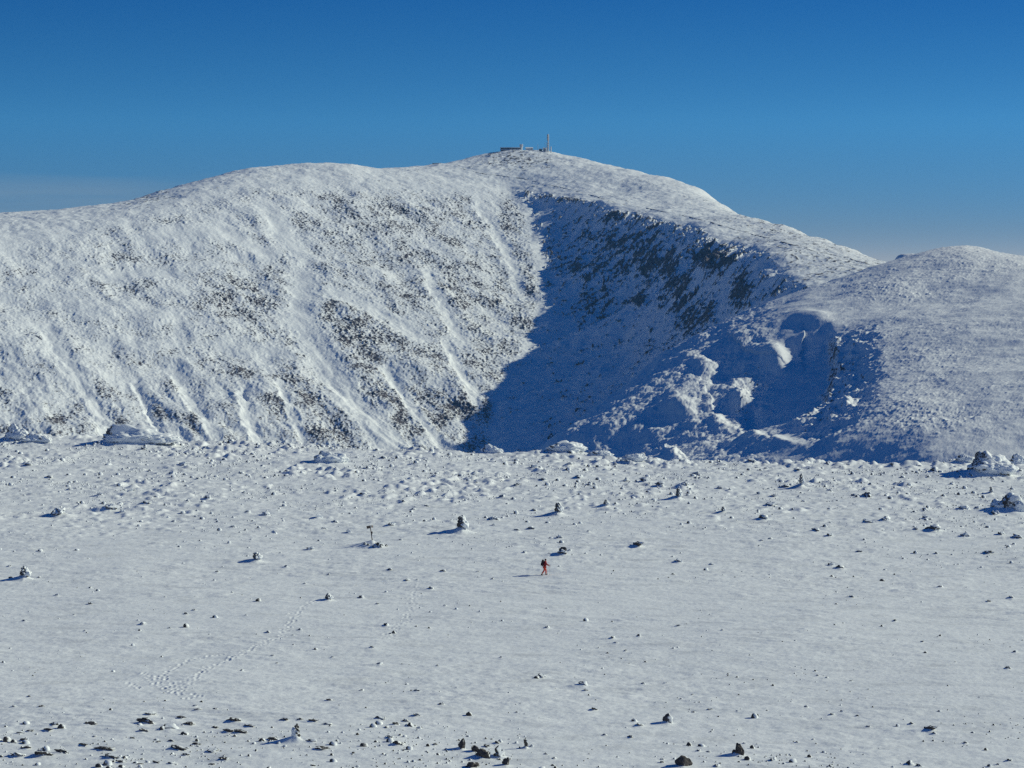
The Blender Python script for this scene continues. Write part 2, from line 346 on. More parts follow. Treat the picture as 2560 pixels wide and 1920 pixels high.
den = .17 + .26 * fbm(X / 45, Y / 30, 3) + .55 * nearR + bump(2230, 720, 140, 35, .35) + bump(2430, 650, 170, 40, .3) + bump(2300, 900, 160, 120, .22) + bump(2250, 1040, 130, 60, .3) + bump(1900, 900, 70, 40, .45) + bump(1860, 960, 30, 40, .5) + bump(2400, 1040, 160, 40, .25)
den = np.clip(den, .02, 1.2) * (1 - bump(2000, 910, 75, 75, .9, 2.)) * (1 - .8 * bump(2000, 820, 70, 30, 1.))
dz += nearR * (2.2 * b3 + 4.5 * fbm(X / 12, Y / 20, 4)) + den * (1.2 * b1 + 1.0 * b2 + .8 * b3) + .55 * fbm(X / 7, Y / 4.5, 4) * (.4 + den)
lee_shade_h = np.clip((gnoise((X + .9) / 4.2 + 3.3, Y / 4.2 - 3.3 * 1.7) - gnoise((X - .9) / 4.2 + 3.3, Y / 4.2 - 3.3 * 1.7)) * (b1 > 0) + .7 * (gnoise((X + .5) / 2.2 + 11.7, Y / 2.2 - 11.7 * 1.7) - gnoise((X - .5) / 2.2 + 11.7, Y / 2.2 - 11.7 * 1.7)) * (b2 > 0), 0, .7)  # left faces of the bumps: lee of the wind, shade painted in as rock colour
rock = .10 * leftpart * ss(0, .4, fbm(X / 10, Y / 16, 4)) + .40 * scarp + .22 * nearR * ss(-.1, .4, fbm(X / 8, Y / 14, 3)) + den * (.06 + .95 * lee_shade_h) + .16 * ss(.1, .5, gnoise(X / 1.4, Y / 2.2)) * (.2 + den) + .18 * leftpart * den
kx = X - 326
dz += np.maximum(0, 2.2 - Z0) * np.exp(-((kx / np.where(kx < 0, 30, 40)) ** 8 + ((Y - 1968) / 20) ** 6))
edgef = ss(1020, 1080, Y) * ss(2100, 2020, Y)
Z = Z0 + dz * edgef
HILLM = terrain_mat('snow_and_rock_hill', (.042, .038, .048), (.135, .118, .130), .6, .9, .25, .09)
hill = grid_object('hill', X, Y, Z, HILLM, {'rock': rock}); tag(hill, kind='structure')

# ================================================================== FOREGROUND PLATEAU
CREST = [(-900,1090),(0,1092),(300,1092),(400,1104),(550,1108),(700,1112),(830,1118),(1000,1123),(1180,1133),(1300,1133),(1420,1133),(1500,1140),(1620,1152),(1800,1156),(2000,1156),(2200,1162),(2400,1160),(2560,1152),(3400,1150)]
GZ = -36.3
UC = np.concatenate([np.linspace(-900, -60, 120, endpoint=False), np.linspace(-60, 2620, int(1340 * QD), endpoint=False), np.linspace(2620, 3460, 121)])
VR = np.concatenate([np.geomspace(60000, 2000, 60, endpoint=False), np.linspace(2000, 1925, 20, endpoint=False), np.linspace(1925, 1060, int(950 * QD))])
# rows follow a fixed set of distances; the crest is a change of slope
YR = GZ / (-(VR - VH) / F)
Uc, Yr = np.meshgrid(UC, YR); X = (Uc - W0 / 2) / F * Yr; Y = Yr
cv = np.interp(Uc, [c[0] for c in CREST], [c[1] for c in CREST]); yc = -GZ * F / (cv - VH)
yc = yc + 6 * fbm(X / 25, X * 0 + 3.3, 3)
over = np.clip(Y - yc, 0, None)
G = GZ - .0 * Y - (over ** 1.5) * .12
# near the camera the ground climbs to the knoll one stands on
kn = -1.7 - .27 * Y; G = np.where(Y < 170, np.log(np.exp((G - GZ) / 2.) + np.exp((kn - GZ) / 2.)) * 2. + GZ, G)
def rel(X, Y):
    s = .55 * fbm(X / 48, Y / 60, 3)
    rough = .35 + .65 * ss(-.25, .45, fbm(X / 30 + 9, Y / 45, 3))
    farr = ss(230, 400, Y)
    s = s + rough * ((.13 + .30 * farr) * np.maximum(fbm(X / 3.6, Y / 3.0, 4), -.12) + (.045 + .05 * farr) * fbm(X / 1.3, Y / 1.0, 3))
    s = s + .13 * fbm(X / 7 + .12 * Y, Y / 3.0, 4)
    lump = np.clip(gnoise(X / 2.9 + 5, Y / 3.4) + .6 * gnoise(X / 1.3, Y / 1.6 + 3) - .12, 0, None) ** .8
    patch = ss(-.15, .35, fbm(X / 22 + 2, Y / 30, 4))
    s = s + .13 * (1 - 2.2 * np.abs(fbm(X / 6.5 + .25 * fbm(X / 9, Y / 9, 2), Y / 2.6 + .1 * X, 4))) * ss(-.1, .45, fbm(X / 28 - 4, Y / 20, 3))
    s = s + .10 * fbm(X / 11 + .05 * Y, Y / 1.9, 4) * ss(-.3, .3, fbm(X / 40, Y / 25 + 7, 3))
    s = s + (.06 + .75 * ss(270, 430, Y)) * (.25 + .75 * patch) * lump + .45 * ss(330, 470, Y) * fbm(X / 9, Y / 12, 4)
    return s
G = G + rel(X, Y)
g_rock = np.zeros_like(X)
def guv():
    return proj(X, Y, G)
pu, pv = guv()
# trodden tracks
def track(pl, w, amp):
    global G
    for k in range(len(pl) - 1):
        (u0, v0), (u1, v1) = pl[k], pl[k + 1]
        n = int(math.hypot(u1 - u0, (v1 - v0) * 3) / 7)
        for i in range(n):
            t = (i + random.random() * .6) / n
            u = u0 + (u1 - u0) * t + random.gauss(0, w); v = v0 + (v1 - v0) * t + random.gauss(0, w * .18)
            y = GZ / (-(v - VH) / F); x = (u - W0 / 2) / F * y
            r0, r1 = np.searchsorted(YR, [y - 1.6, y + 1.6]); c0, c1 = np.searchsorted(UC, [u - 30, u + 30])
            xx = X[r0:r1, c0:c1]; yy = Y[r0:r1, c0:c1]
            q = ((xx - x) / .17) ** 2 + ((yy - y) / .30) ** 2
            G[r0:r1, c0:c1] += -amp * np.exp(-q) + amp * .45 * np.exp(-((np.sqrt(q) - 1.5) / .5) ** 2)
track([(395,1700),(430,1735),(480,1760)], 14, .06); track([(440,1738),(520,1675),(600,1640),(690,1600),(740,1540),(790,1500)], 7, .045)
track([(350,1690),(400,1730),(440,1745)], 7, .035); track([(400,1700),(470,1655),(560,1640)], 6, .035); track([(310,1715),(350,1735)], 6, .035); track([(960,1600),(1010,1560),(1030,1500),(1040,1460)], 9, .035)

# rocks: (u, v of the foot, width, height) in photo pixels
A_ = [(180,262,45),(1105,140,30),(915,160,40),(1160,258,50),(955,305,30),(1100,318,40),(1270,355,25),(625,347,20),(310,340,50),(435,420,30),(840,427,40),(635,452,50),(930,508,50),(700,533,100),(370,570,80),(775,565,35),(1070,602,25),(1110,628,30),(1330,470,50),(1560,440,25),(1200,495,30),(1680,270,30),(1490,660,35),(1990,805,40),(2150,630,40),(2080,670,30),(2040,600,50),(1830,915,25),(1390,950,30),(2110,967,20),(900,985,15),(45,915,20),(1955,1025,25),(1590,565,40),(1710,580,60),(1760,700,40)]
B_ = [(250,215,45),(528,238,25),(810,265,25),(1230,272,45),(1455,262,40),(1750,265,25),(1105,208,15),(840,325,30),(1280,358,50),(1520,338,50),(850,375,20),(1110,390,40),(1820,365,50),(1940,360,60),(2040,385,60),(2190,395,40),(120,445,50),(1020,465,35),(380,500,35),(530,527,30),(440,550,30),(960,607,60),(1205,670,40),(960,650,25),(1115,680,40),(1225,552,35),(1385,730,40),(1165,825,30),(1410,835,60),(1455,812,25),(1320,830,20),(290,935,45),(545,775,15),(475,775,20),(225,785,60),(1895,780,60),(2120,853,20),(2155,880,50),(1560,833,20),(860,948,20),(640,945,40),(400,1003,40),(470,1000,20),(955,993,20),(1020,1012,12),(860,985,15),(300,648,50),(30,693,40),(360,745,30),(1575,690,25)]
C_ = [(110,322,50),(500,285,20),(560,285,25),(375,267,20),(250,258,20),(840,290,20),(765,293,35),(690,395,50),(40,395,50),(260,410,40),(325,422,25),(515,447,30),(605,462,40),(600,515,70),(540,598,80),(770,467,20),(965,427,40),(1210,460,60),(1130,460,40),(1215,625,80),(1340,610,60),(1590,600,50),(1645,675,80),(1530,675,40),(1840,720,60),(2000,825,60),(1755,388,35),(1845,540,70),(1925,540,40),(2030,575,60),(1660,830,30),(1160,818,35),(970,715,50),(985,907,40),(1040,920,60),(210,902,25),(590,738,25),(530,750,25),(885,680,40),(470,680,10),(2080,705,50),(2180,725,60),(1640,305,80),(1380,265,40),(1555,270,25),(1085,262,25),(470,240,60)]
D_ = [(565,25,30),(350,72,35),(565,125,30),(140,237,30),(530,300,20),(905,253,40),(1075,282,25),(460,197,20),(1050,82,20),(1240,165,30),(1185,190,30),(1480,55,20),(1575,200,20),(1925,292,30),(1875,328,20),(1715,310,30),(1880,390,20),(1745,458,25),(1770,510,18),(1545,555,30),(2130,470,25),(2115,745,35),(1240,780,25),(1260,805,30),(1375,800,25),(945,832,50),(1150,858,40),(930,885,90),(320,900,60),(280,935,50),(550,895,60),(1080,920,80),(900,940,40),(1490,875,60),(1590,910,50),(1450,950,50),(1525,948,60),(105,957,35),(125,1003,45),(145,1052,45),(585,978,25),(830,990,25),(1000,1015,25),(1085,1008,30),(510,1030,50),(1120,1052,80),(1360,1070,50),(1185,1058,20),(240,1090,80),(100,1100,60),(370,1078,60),(650,1055,80),(690,1110,80),(760,1143,40),(980,1148,40),(1085,1153,40),(1430,1120,60),(1350,1162,30),(1175,1098,40),(1360,922,40),(1210,900,50),(2000,1010,50),(2080,1055,60),(1735,993,50),(1815,868,50),(1925,868,30),(2000,878,40),(2095,900,40),(880,1165,30),(1245,1028,30),(280,1052,20),(165,945,30),(240,785,30),(65,787,25),(2000,1175,30),(165,725,18)]
E_ = [(110,85,45),(210,127,30),(650,138,25),(555,28,50),(270,262,45),(295,320,20),(175,405,35),(220,512,50),(595,525,25),(1310,278,35),(1390,305,15),(1110,343,10),(1735,343,40),(1755,375,30),(1815,428,25),(1640,410,15),(1905,332,35),(2155,267,30),(1280,592,55),(1545,645,80),(1560,680,35),(1930,640,35),(2075,635,25),(110,682,35),(620,770,30),(465,685,50),(1010,470,20),(220,863,40),(265,920,30),(325,900,45),(390,880,40),(415,912,40),(455,915,25),(460,843,45),(920,1043,40),(985,1020,40),(1610,805,40),(1910,905,60),(1845,980,35),(1680,968,25),(1300,1093,25),(1360,1120,30),(290,985,50),(340,1025,60),(580,1030,30),(2060,1125,25),(2055,1145,25),(1870,880,40),(1110,825,18),(355,970,25)]
F_ = [(1110,80,40),(2150,85,50),(2000,110,35),(1400,235,35),(1575,370,25),(1790,502,15),(2130,540,40),(2180,435,40),(885,560,25),(900,587,20),(960,600,25),(1115,622,20),(1230,678,15),(1215,735,10),(828,787,30),(995,837,30),(1060,820,20),(1155,845,25),(1235,915,30),(1510,897,30),(1630,930,80),(1655,960,30),(1860,1022,35),(1845,1047,15),(135,1070,30),(195,1078,25),(250,1168,40),(610,1128,40),(1560,1168,40),(1495,1155,50),(380,815,20),(200,805,35),(100,822,25),(15,738,20),(85,710,18),(210,950,20),(215,428,12),(1690,15,40),(285,297,20),(2020,1170,40),(2075,1160,25),(2145,1135,30),(875,998,15),(770,1015,25),(425,1023,20),(980,1172,25)]
KZ = 2.572
ROCKS = []
for lst, ou, ov in ((A_,0,1060),(B_,860,1060),(C_,1700,1060),(D_,0,1460),(E_,860,1460),(F_,1700,1460)):
    for x, y, w in lst: ROCKS.append((ou + x / KZ, ov + (y + .22 * w) / KZ, w / KZ, w / KZ * .5, None))
NAMED = [(1153.5,1876,20,19,'dark upright block of rock standing on the snow near the bottom edge'),
         (1187,1881,24,11,'low pale rock leaning just right of the dark upright block'),
         (1253,1895,28,17,'frosted angular rock right of the long low slab'),
         (1206,1897,42,14,'long low dark slab below and right of the upright block'),
         (1266,1918,20,14,'dark pointed rock cut by the bottom edge below the frosted angular rock'),
         (1183,1922,40,10,'flat dark slab on the bottom edge under the upright block'),
         (1317,1872,9,17,'thin upright stone standing in the snow right of the frosted angular rock'),
         (1672,1810,24,18,'pale pink-grey pyramid rock alone on the open snow, lower right'),
         (1852,1890,26,20,'dark wedge of rock with a snowy left side at the bottom right'),
         (1713,1918,42,15,'broad dark rock slab on the bottom edge left of the wedge rock'),
         (1408,1388,26,10,'dark broken rock just up the slope from the walker in red')]
for n in NAMED: ROCKS.append(n)
CAIRNS = [(1155,1334,34,31,'large rimed stone cairn between the signpost and the walker, dark on its left side'),
          (1397,1289,26,23,'rimed stone cairn directly up the slope from the walker in red'),
          (1517,1267,17,13,'small squat cairn, third from the signpost in the line of cairns'),
          (1698,1249,20,21,'blunt dark cairn left of the pointed tall cairn, fourth in the line'),
          (2006,1222,17,27,'tall pointed cairn with a straight white right side near the plateau rim'),
          (1811,1284,14,11,'tiny pointed cairn on open snow below the tall pointed cairn'),
          (2482,1236,13,14,'small round dark cairn on snow between the two big outcrops at the right edge'),
          (638,1406,30,18,'low cairn with a long white snow wedge on open snow left of the signpost'),
          (55,1452,34,26,'twin-topped cairn by the left edge of the snow plateau'),
          (738,1856,26,34,'nearest cairn, dark stones on a curved blue snow ramp at the bottom left'),
          (818,1503,24,13,'low cairn half buried in a smooth snow mound beside the footprint track')]
OUTC = [(325,1116,150,46,'big rimed crag on the plateau rim casting a long blue shadow, left'),
        (30,1108,60,34,'rimed crag at the left end of the plateau rim'),
        (85,1112,60,22,'low rimed crag beside the crag at the left end of the rim'),
        (825,1162,75,27,'snow-capped boulder mound with a dark left face on the rim'),
        (1222,1136,42,18,'round snow-plastered boulder on the rim against the blue shadow'),
        (1408,1136,85,24,'broad rimed outcrop on the rim in front of the shadowed gulf'),
        (1500,1143,50,14,'low double rimed outcrop right of the broad rim outcrop'),
        (1582,1153,46,17,'pair of white domed boulders on the rim where the shadow ends'),
        (2460,1192,110,48,'largest rimed outcrop near the right edge, blue in its own shade'),
        (2535,1284,85,38,'dark snow-draped boulder cut by the right edge of the photo'),
        (2413,1150,45,16,'small pointed rimed rock above the largest right-hand outcrop'),
        (2545,1165,40,24,'rimed rock behind the largest right-hand outcrop, by the frame edge')]
def solve(u, v):
    j = int(np.argmin(np.abs(UC - u))); xs = (UC[j] - W0 / 2) / F * YR
    vv = proj(xs, YR, G[:, j])[1]; ok = np.where(vv <= v)[0]; i = int(ok[0]) if len(ok) else int(np.argmin(vv))
    return xs[i], YR[i]
def drift(x, y, w, hgt, tail=1.):
    """snow heaped round a rock and drawn out to the left of it"""
    L = w * (1.1 + 1.9 * tail); j0, j1 = np.searchsorted(YR, [y - 2.5 * w, y + 2.5 * w])
    u0 = W0 / 2 + (x - 2.5 * L) / y * F; u1 = W0 / 2 + (x + 2.5 * w) / y * F
    c0, c1 = np.searchsorted(UC, [u0, u1])
    if j1 - j0 < 2 or c1 - c0 < 2: return
    dx = X[j0:j1, c0:c1] - x; dy = Y[j0:j1, c0:c1] - y
    q = np.where(dx < 0, np.abs(dx) / L, dx / (w * .75)); wy = w * .45 * np.where(dx < 0, np.clip(1 - .25 * np.abs(dx) / L, .3, 1), 1)
    G[j0:j1, c0:c1] += hgt * np.exp(-1.6 * q ** 1.2 - (dy / wy) ** 2)
PLACE = []
for kind, lst in (('rock', ROCKS), ('cairn', CAIRNS), ('outcrop', OUTC)):
    for (u, v, w, hh, lab) in lst:
        x, y = solve(u, v); s = y / F; PLACE.append([kind, x, y, w * s, hh * s, lab, u, v])
for k, x, y, w, hh, lab, u, v in PLACE:
    if k == 'rock': drift(x, y, w * 1.0, hh * .55, random.uniform(.3, 1.2))
    elif k == 'cairn': drift(x, y, w * 1.05, hh * .55, .45 if v < 1800 else .9)
    else: drift(x, y, w * 1.0, hh * .5, .3)
sx, sy = solve(930, 1366); drift(sx, sy, 2.2, .8, .3)
def gh(x, y):
    u = W0 / 2 + x / y * F; j = int(np.clip(np.searchsorted(UC, u) - 1, 0, len(UC) - 2)); i = int(np.clip(np.searchsorted(YR, y) - 1, 0, len(YR) - 2))
    a = (u - UC[j]) / (UC[j + 1] - UC[j]); b = (y - YR[i]) / (YR[i + 1] - YR[i])
    return float((G[i, j] * (1 - a) + G[i, j + 1] * a) * (1 - b) + (G[i + 1, j] * (1 - a) + G[i + 1, j + 1] * a) * b)
pu, pv = guv()
g_rock += .0 + .52 * ss(1840, 1930, pv) * ss(900, 100, pu) * ss(-.1, .4, fbm(X / 9, Y / 5, 3)) + .1 * ss(.2, .5, fbm(X / 14, Y / 9, 4)) * ss(1500, 1800, pv)
GM = terrain_mat('snow_field', (.05, .048, .05), (.12, .105, .095), 1.9, 1.6, .12, .10, .42)
ground = grid_object('snow_ground', X, Y, G, GM, {'rock': g_rock}); tag(ground, kind='structure')
#@@OBJ0
# ------------------------------------------------------------------ rocks
def rock_mat(name='rimed_rock', more=0.):
    """rime on the windward side (world +X) and top; rock colour darkens the shaded left faces"""
    m, nt, b = newmat(name); N = nt.nodes; L = nt.links
    geo = N.new('ShaderNodeNewGeometry'); dot = N.new('ShaderNodeVectorMath'); dot.operation = 'DOT_PRODUCT'
    dot.inputs[1].default_value = (.80, -.05, .48); L.new(geo.outputs['Normal'], dot.inputs[0])  # rime to windward; the dark left side also paints in the rocks' shade
    n1 = N.new('ShaderNodeTexNoise'); n1.inputs['Scale'].default_value = 4.5; n1.inputs['Detail'].default_value = 4; L.new(geo.outputs['Position'], n1.inputs['Vector'])
    ma = N.new('ShaderNodeMath'); ma.operation = 'MULTIPLY_ADD'; ma.inputs[1].default_value = 1.5; ma.inputs[2].default_value = -.75 + more; L.new(n1.outputs['Fac'], ma.inputs[0])
    ad = N.new('ShaderNodeMath'); ad.operation = 'ADD'; L.new(ma.outputs[0], ad.inputs[0]); L.new(dot.outputs['Value'], ad.inputs[1])
    mr = N.new('ShaderNodeMapRange'); mr.interpolation_type = 'SMOOTHSTEP'; mr.inputs['From Min'].default_value = .12; mr.inputs['From Max'].default_value = .42; L.new(ad.outputs[0], mr.inputs['Value'])
    n2 = N.new('ShaderNodeTexNoise'); n2.inputs['Scale'].default_value = 2.2; n2.inputs['Detail'].default_value = 6; L.new(geo.outputs['Position'], n2.inputs['Vector'])
    rk = N.new('ShaderNodeMix'); rk.data_type = 'RGBA'; rk.inputs[6].default_value = (.035, .034, .036, 1); rk.inputs[7].default_value = (.13, .115, .105, 1); L.new(n2.outputs['Fac'], rk.inputs[0])
    mx = N.new('ShaderNodeMix'); mx.data_type = 'RGBA'; mx.inputs[7].default_value = (*SNOW, 1); L.new(mr.outputs['Result'], mx.inputs[0]); L.new(rk.outputs[2], mx.inputs[6])
    L.new(mx.outputs[2], b.inputs['Base Color']); b.inputs['Roughness'].default_value = .8; b.inputs['Specular IOR Level'].default_value = .2
    bp = N.new('ShaderNodeBump'); bp.inputs['Strength'].default_value = .5; bp.inputs['Distance'].default_value = .06; L.new(n2.outputs['Fac'], bp.inputs['Height']); L.new(bp.outputs['Normal'], b.inputs['Normal'])
    return m
ROCKM = rock_mat(); BAREM = rock_mat('bare_rock', -.34); STONEM = rock_mat('dark_stone', -.62); FROSTM = rock_mat('frosted_rock', .28); PLASTERM = rock_mat('plastered_rock', .40)
RIMEM = plain('rime', SNOW, .8, 0, .05, 2.0)
from mathutils import noise as mn
def rock_bm(bm, seed, c=(0, 0, 0), s=(1, 1, 1), sub=3, rough=.35, cuts=7, freq=1.1):
    r = random.Random(seed); off = Vector((r.uniform(-50, 50), r.uniform(-50, 50), r.uniform(-50, 50)))
    res = bmesh.ops.create_icosphere(bm, subdivisions=sub, radius=1.0); vs = res['verts']
    planes = []
    for k in range(cuts):
        n = Vector((r.gauss(0, 1), r.gauss(0, 1), r.gauss(0, .7))).normalized(); planes.append((n, r.uniform(.55, .9)))
    for v in vs:
        p = v.co.copy(); d = 1 + rough * mn.noise(p * freq + off) + rough * .5 * mn.noise(p * freq * 2.3 + off) + rough * .25 * mn.noise(p * freq * 5 + off)
        p = p * d
        for n, h in planes:
            q = p.dot(n) - h
            if q > 0: p -= n * q * .9
        v.co = Vector((p.x * s[0] + c[0], p.y * s[1] + c[1], p.z * s[2] + c[2]))
    return vs
def link_bm(name, bm, mat, parent=None, smooth=True):
    me = bpy.data.meshes.new(name); bm.to_mesh(me); bm.free(); me.materials.append(mat)
    if smooth: me.polygons.foreach_set('use_smooth', [True] * len(me.polygons))
    o = bpy.data.objects.new(name, me); col.objects.link(o)
    if parent is not None: o.parent = parent
    return o
def empty(name, loc, rz=0):
    o = bpy.data.objects.new(name, None); col.objects.link(o); o.location = loc; o.rotation_euler.z = rz; return o
PROTO = []
for k in range(16):
    bm = bmesh.new(); rock_bm(bm, 100 + k, s=(.5, .45, .5), sub=3, rough=.75, cuts=6, freq=1.3)
    if k % 3 == 0: rock_bm(bm, 300 + k, c=(-.38, .1, -.2), s=(.28, .3, .28), sub=2, rough=.4)
    me = bpy.data.meshes.new('rock'); bm.to_mesh(me); bm.free(); me.materials.append(ROCKM)
    me.polygons.foreach_set('use_smooth', [k % 4 == 0] * len(me.polygons)); PROTO.append(me)
ZONES = [(lambda u, v: v < 1185, 'small rimed rock among the scatter along the far rim of the snow plateau', 'rocks along the plateau rim'),
         (lambda u, v: v > 1770 and u < 900, 'small dark rock in the bottom left rock patch, partly buried in snow', 'rocks in the bottom left patch'),
         (lambda u, v: v > 1760 and u < 1500, 'small dark rock near the bottom middle of the snow plateau', 'rocks at the bottom middle'),
         (lambda u, v: u > 2080 and v < 1420, 'small rimed rock below the large outcrops on the right side of the plateau', 'rocks below the right-hand outcrops'),
         (lambda u, v: v < 1440 and u < 880, 'small rimed rock left of the signpost on the middle band of the plateau', 'rocks left of the signpost'),
         (lambda u, v: v < 1440, 'small rimed rock on the middle band of the plateau around the line of cairns', 'rocks around the line of cairns'),
         (lambda u, v: u < 1200, 'small dark rock on the open snow left of and below the walker', 'rocks on the open snow, left'),
         (lambda u, v: True, 'small dark rock on the open snow right of and below the walker', 'rocks on the open snow, right')]
k = 0
for kind, x, y, w, hh, lab, u, v in PLACE:
    if kind != 'rock': continue
    o = bpy.data.objects.new('rock', PROTO[k % 16]); col.objects.link(o); k += 1
    big = lab is not None
    wd = w * (1.0 if big else random.uniform(.9, 1.2)); o.scale = (wd, wd * random.uniform(.7, 1.0), hh * (2.0 if big else random.uniform(.75, 1.35)))
    if v > 1740 and u < 950: o.scale.x *= 1.45; o.scale.z *= .8
    o.rotation_euler = (random.uniform(-.15, .15), random.uniform(-.2, .2), random.uniform(-.5, .5) + (math.pi if random.random() < .4 else 0))
    if not big and 1420 < v < 1740: o.scale = o.scale * .82
    o.location = (x, y, gh(x, y) + hh * (-.12 if not big else .08))
    o.material_slots[0].link = 'OBJECT'; o.material_slots[0].material = (STONEM if 'dark' in lab else ROCKM) if big else FROSTM if v < 1420 else BAREM if v > 1740 and u < 1300 and k % 3 else ROCKM
    if big: tag(o, lab, 'rock')
    else:
        z = next(z for z in ZONES if z[0](u, v)); tag(o, z[1], 'rock', z[2])
# ------------------------------------------------------------------ cairns
for i, (kind, x, y, w, hh, lab, u, v) in enumerate([p for p in PLACE if p[0] == 'cairn']):
    e = empty('cairn', (x, y, gh(x, y) - .1 * hh)); tag(e, lab, 'cairn', 'cairns marking the way over the plateau')
    rr = random.Random(i); top = bmesh.new(); W = w * .5; slim = hh / w
    n = 22 if hh > 1.2 else 12
    for q in range(n):
        t = (q / n) ** .85; rad = W * (1 - .66 * t) * (.80 if slim > .8 else .85); a = q * 2.4
        s = W * rr.uniform(.26, .42) * (1 - .25 * t)
        rock_bm(top, 900 + i * 40 + q, c=(math.cos(a) * rad * .6 - .05 * W, math.sin(a) * rad * .6, hh * (.05 + .86 * t)), s=(s, s, s * .8), sub=2, rough=.35, cuts=5)
    link_bm('stone_pile', top, STONEM if i == 9 else ROCKM, e)
    wh = .45 if i == 9 else 1.0
    bm = bmesh.new(); rock_bm(bm, 700 + i, c=(W * .38 * (-1.2 if i == 9 else 1), .1 * W, hh * .25), s=(W * .60, W * .55, hh * .36), sub=4, rough=.45, cuts=0, freq=1.6)
    if i != 9: rock_bm(bm, 720 + i, c=(W * .34, .1 * W, hh * .55), s=(W * .26, W * .3, hh * .30), sub=3, rough=.3, cuts=0, freq=1.8)
    link_bm('rime_crust', bm, RIMEM, e)
# ------------------------------------------------------------------ outcrops on the rim
for i, (kind, x, y, w, hh, lab, u, v) in enumerate([p for p in PLACE if p[0] == 'outcrop']):
    e = empty('rock_outcrop', (x, y, gh(x, y) - .12 * hh)); tag(e, lab, 'rock outcrop', 'rimed outcrops on the plateau')
    rr = random.Random(50 + i); W = w * .5; bm = bmesh.new(); rm = bmesh.new()
    white = i in (4, 7)
    lumps = [(0, 0, 1.0)] + [(rr.uniform(-.85, .85), rr.uniform(-.4, .3), rr.uniform(.3, .7)) for _ in range(6)]
    if i == 0: lumps = [(-.05, 0, 1.0), (-.25, .1, .85), (.2, 0, .6), (.55, -.1, .5), (.85, -.1, .4), (-.62, -.1, .42), (-.42, -.2, .5), (.4, -.4, .3)]
    for q, (lx, ly, lh) in enumerate(lumps):
        s = W * (.50 if q == 0 else rr.uniform(.24, .40))
        rock_bm(bm, 1500 + i * 20 + q, c=(lx * W, ly * W, hh * lh * .30), s=(s * 1.25, s * .8, hh * lh * .56), sub=4, rough=.6, cuts=7, freq=1.1)
        if white or rr.random() < .85:
            rock_bm(rm, 1900 + i * 20 + q, c=(lx * W + s * .65, ly * W - s * (.30 if white else .0), hh * lh * .10), s=(s * 1.7, s * 1.1, hh * lh * .58), sub=5, rough=.32, cuts=0, freq=1.5)
    link_bm('rock_mass', bm, PLASTERM, e); link_bm('rime_crust', rm, RIMEM, e)
# ------------------------------------------------------------------ small stones nobody could count
base = bmesh.new(); rock_bm(base, 5, s=(.5, .42, .42), sub=2, rough=.45, cuts=6); base.verts.ensure_lookup_table()
bv = np.array([v.co[:] for v in base.verts]); bf = np.array([[v.index for v in f.verts] for f in base.faces]); base.free()
NS = 26000; cu = rng.uniform(-40, 2600, NS * 3); cvv = 1110 + 830 * rng.random(NS * 3) ** 1.9
yy = GZ / (-(cvv - VH) / F); xx = (cu - W0 / 2) / F * yy
dn = .05 + .9 * ss(1420, 1180, cvv) + .75 * ss(1780, 1880, cvv) * ss(950, 350, cu) + .30 * ss(1800, 1900, cvv) + .35 * ss(1900, 2300, cu) * ss(1500, 1300, cvv)
clump = ss(-.25, .4, fbm(xx / 14, yy / 16, 4).astype(float))
keep = rng.random(NS * 3) < dn * (.06 + .94 * clump ** 1.5)
xx, yy = xx[keep][:NS], yy[keep][:NS]; ns = len(xx)
size = .12 + .13 * rng.pareto(2.4, ns); size = np.minimum(size, .8) * (1 + .5 * ss(300, 450, yy))
zz = np.array([gh(a, b) for a, b in zip(xx, yy)])
ang = rng.random(ns) * 6.28; ca, sa = np.cos(ang), np.sin(ang); fl = rng.uniform(.4, .95, ns)
V = np.empty((ns, len(bv), 3)); V[:, :, 0] = xx[:, None] + size[:, None] * (ca[:, None] * bv[:, 0] - sa[:, None] * bv[:, 1]); V[:, :, 1] = yy[:, None] + size[:, None] * (sa[:, None] * bv[:, 0] + ca[:, None] * bv[:, 1])
V[:, :, 2] = (zz + size * .05)[:, None] + (size * fl)[:, None] * bv[:, 2]
Fc = (bf[None] + (np.arange(ns) * len(bv))[:, None, None]).reshape(-1)
me = bpy.data.meshes.new('small_stones'); me.vertices.add(ns * len(bv)); me.vertices.foreach_set('co', V.reshape(-1).astype(np.float32))
me.loops.add(len(Fc)); me.loops.foreach_set('vertex_index', Fc.astype(np.int32)); me.polygons.add(len(Fc) // 3); me.polygons.foreach_set('loop_start', np.arange(0, len(Fc), 3, dtype=np.int32))
me.update(calc_edges=True); me.materials.append(FROSTM); me.materials.append(BAREM); me.polygons.foreach_set('material_index', np.repeat(((yy < 285) & (rng.random(ns) < .55)).astype(np.int32), len(bf))); o = bpy.data.objects.new('small_stones', me); col.objects.link(o)
tag(o, 'scatter of small half-buried stones poking out of the snow plateau', 'stones', kind='stuff')
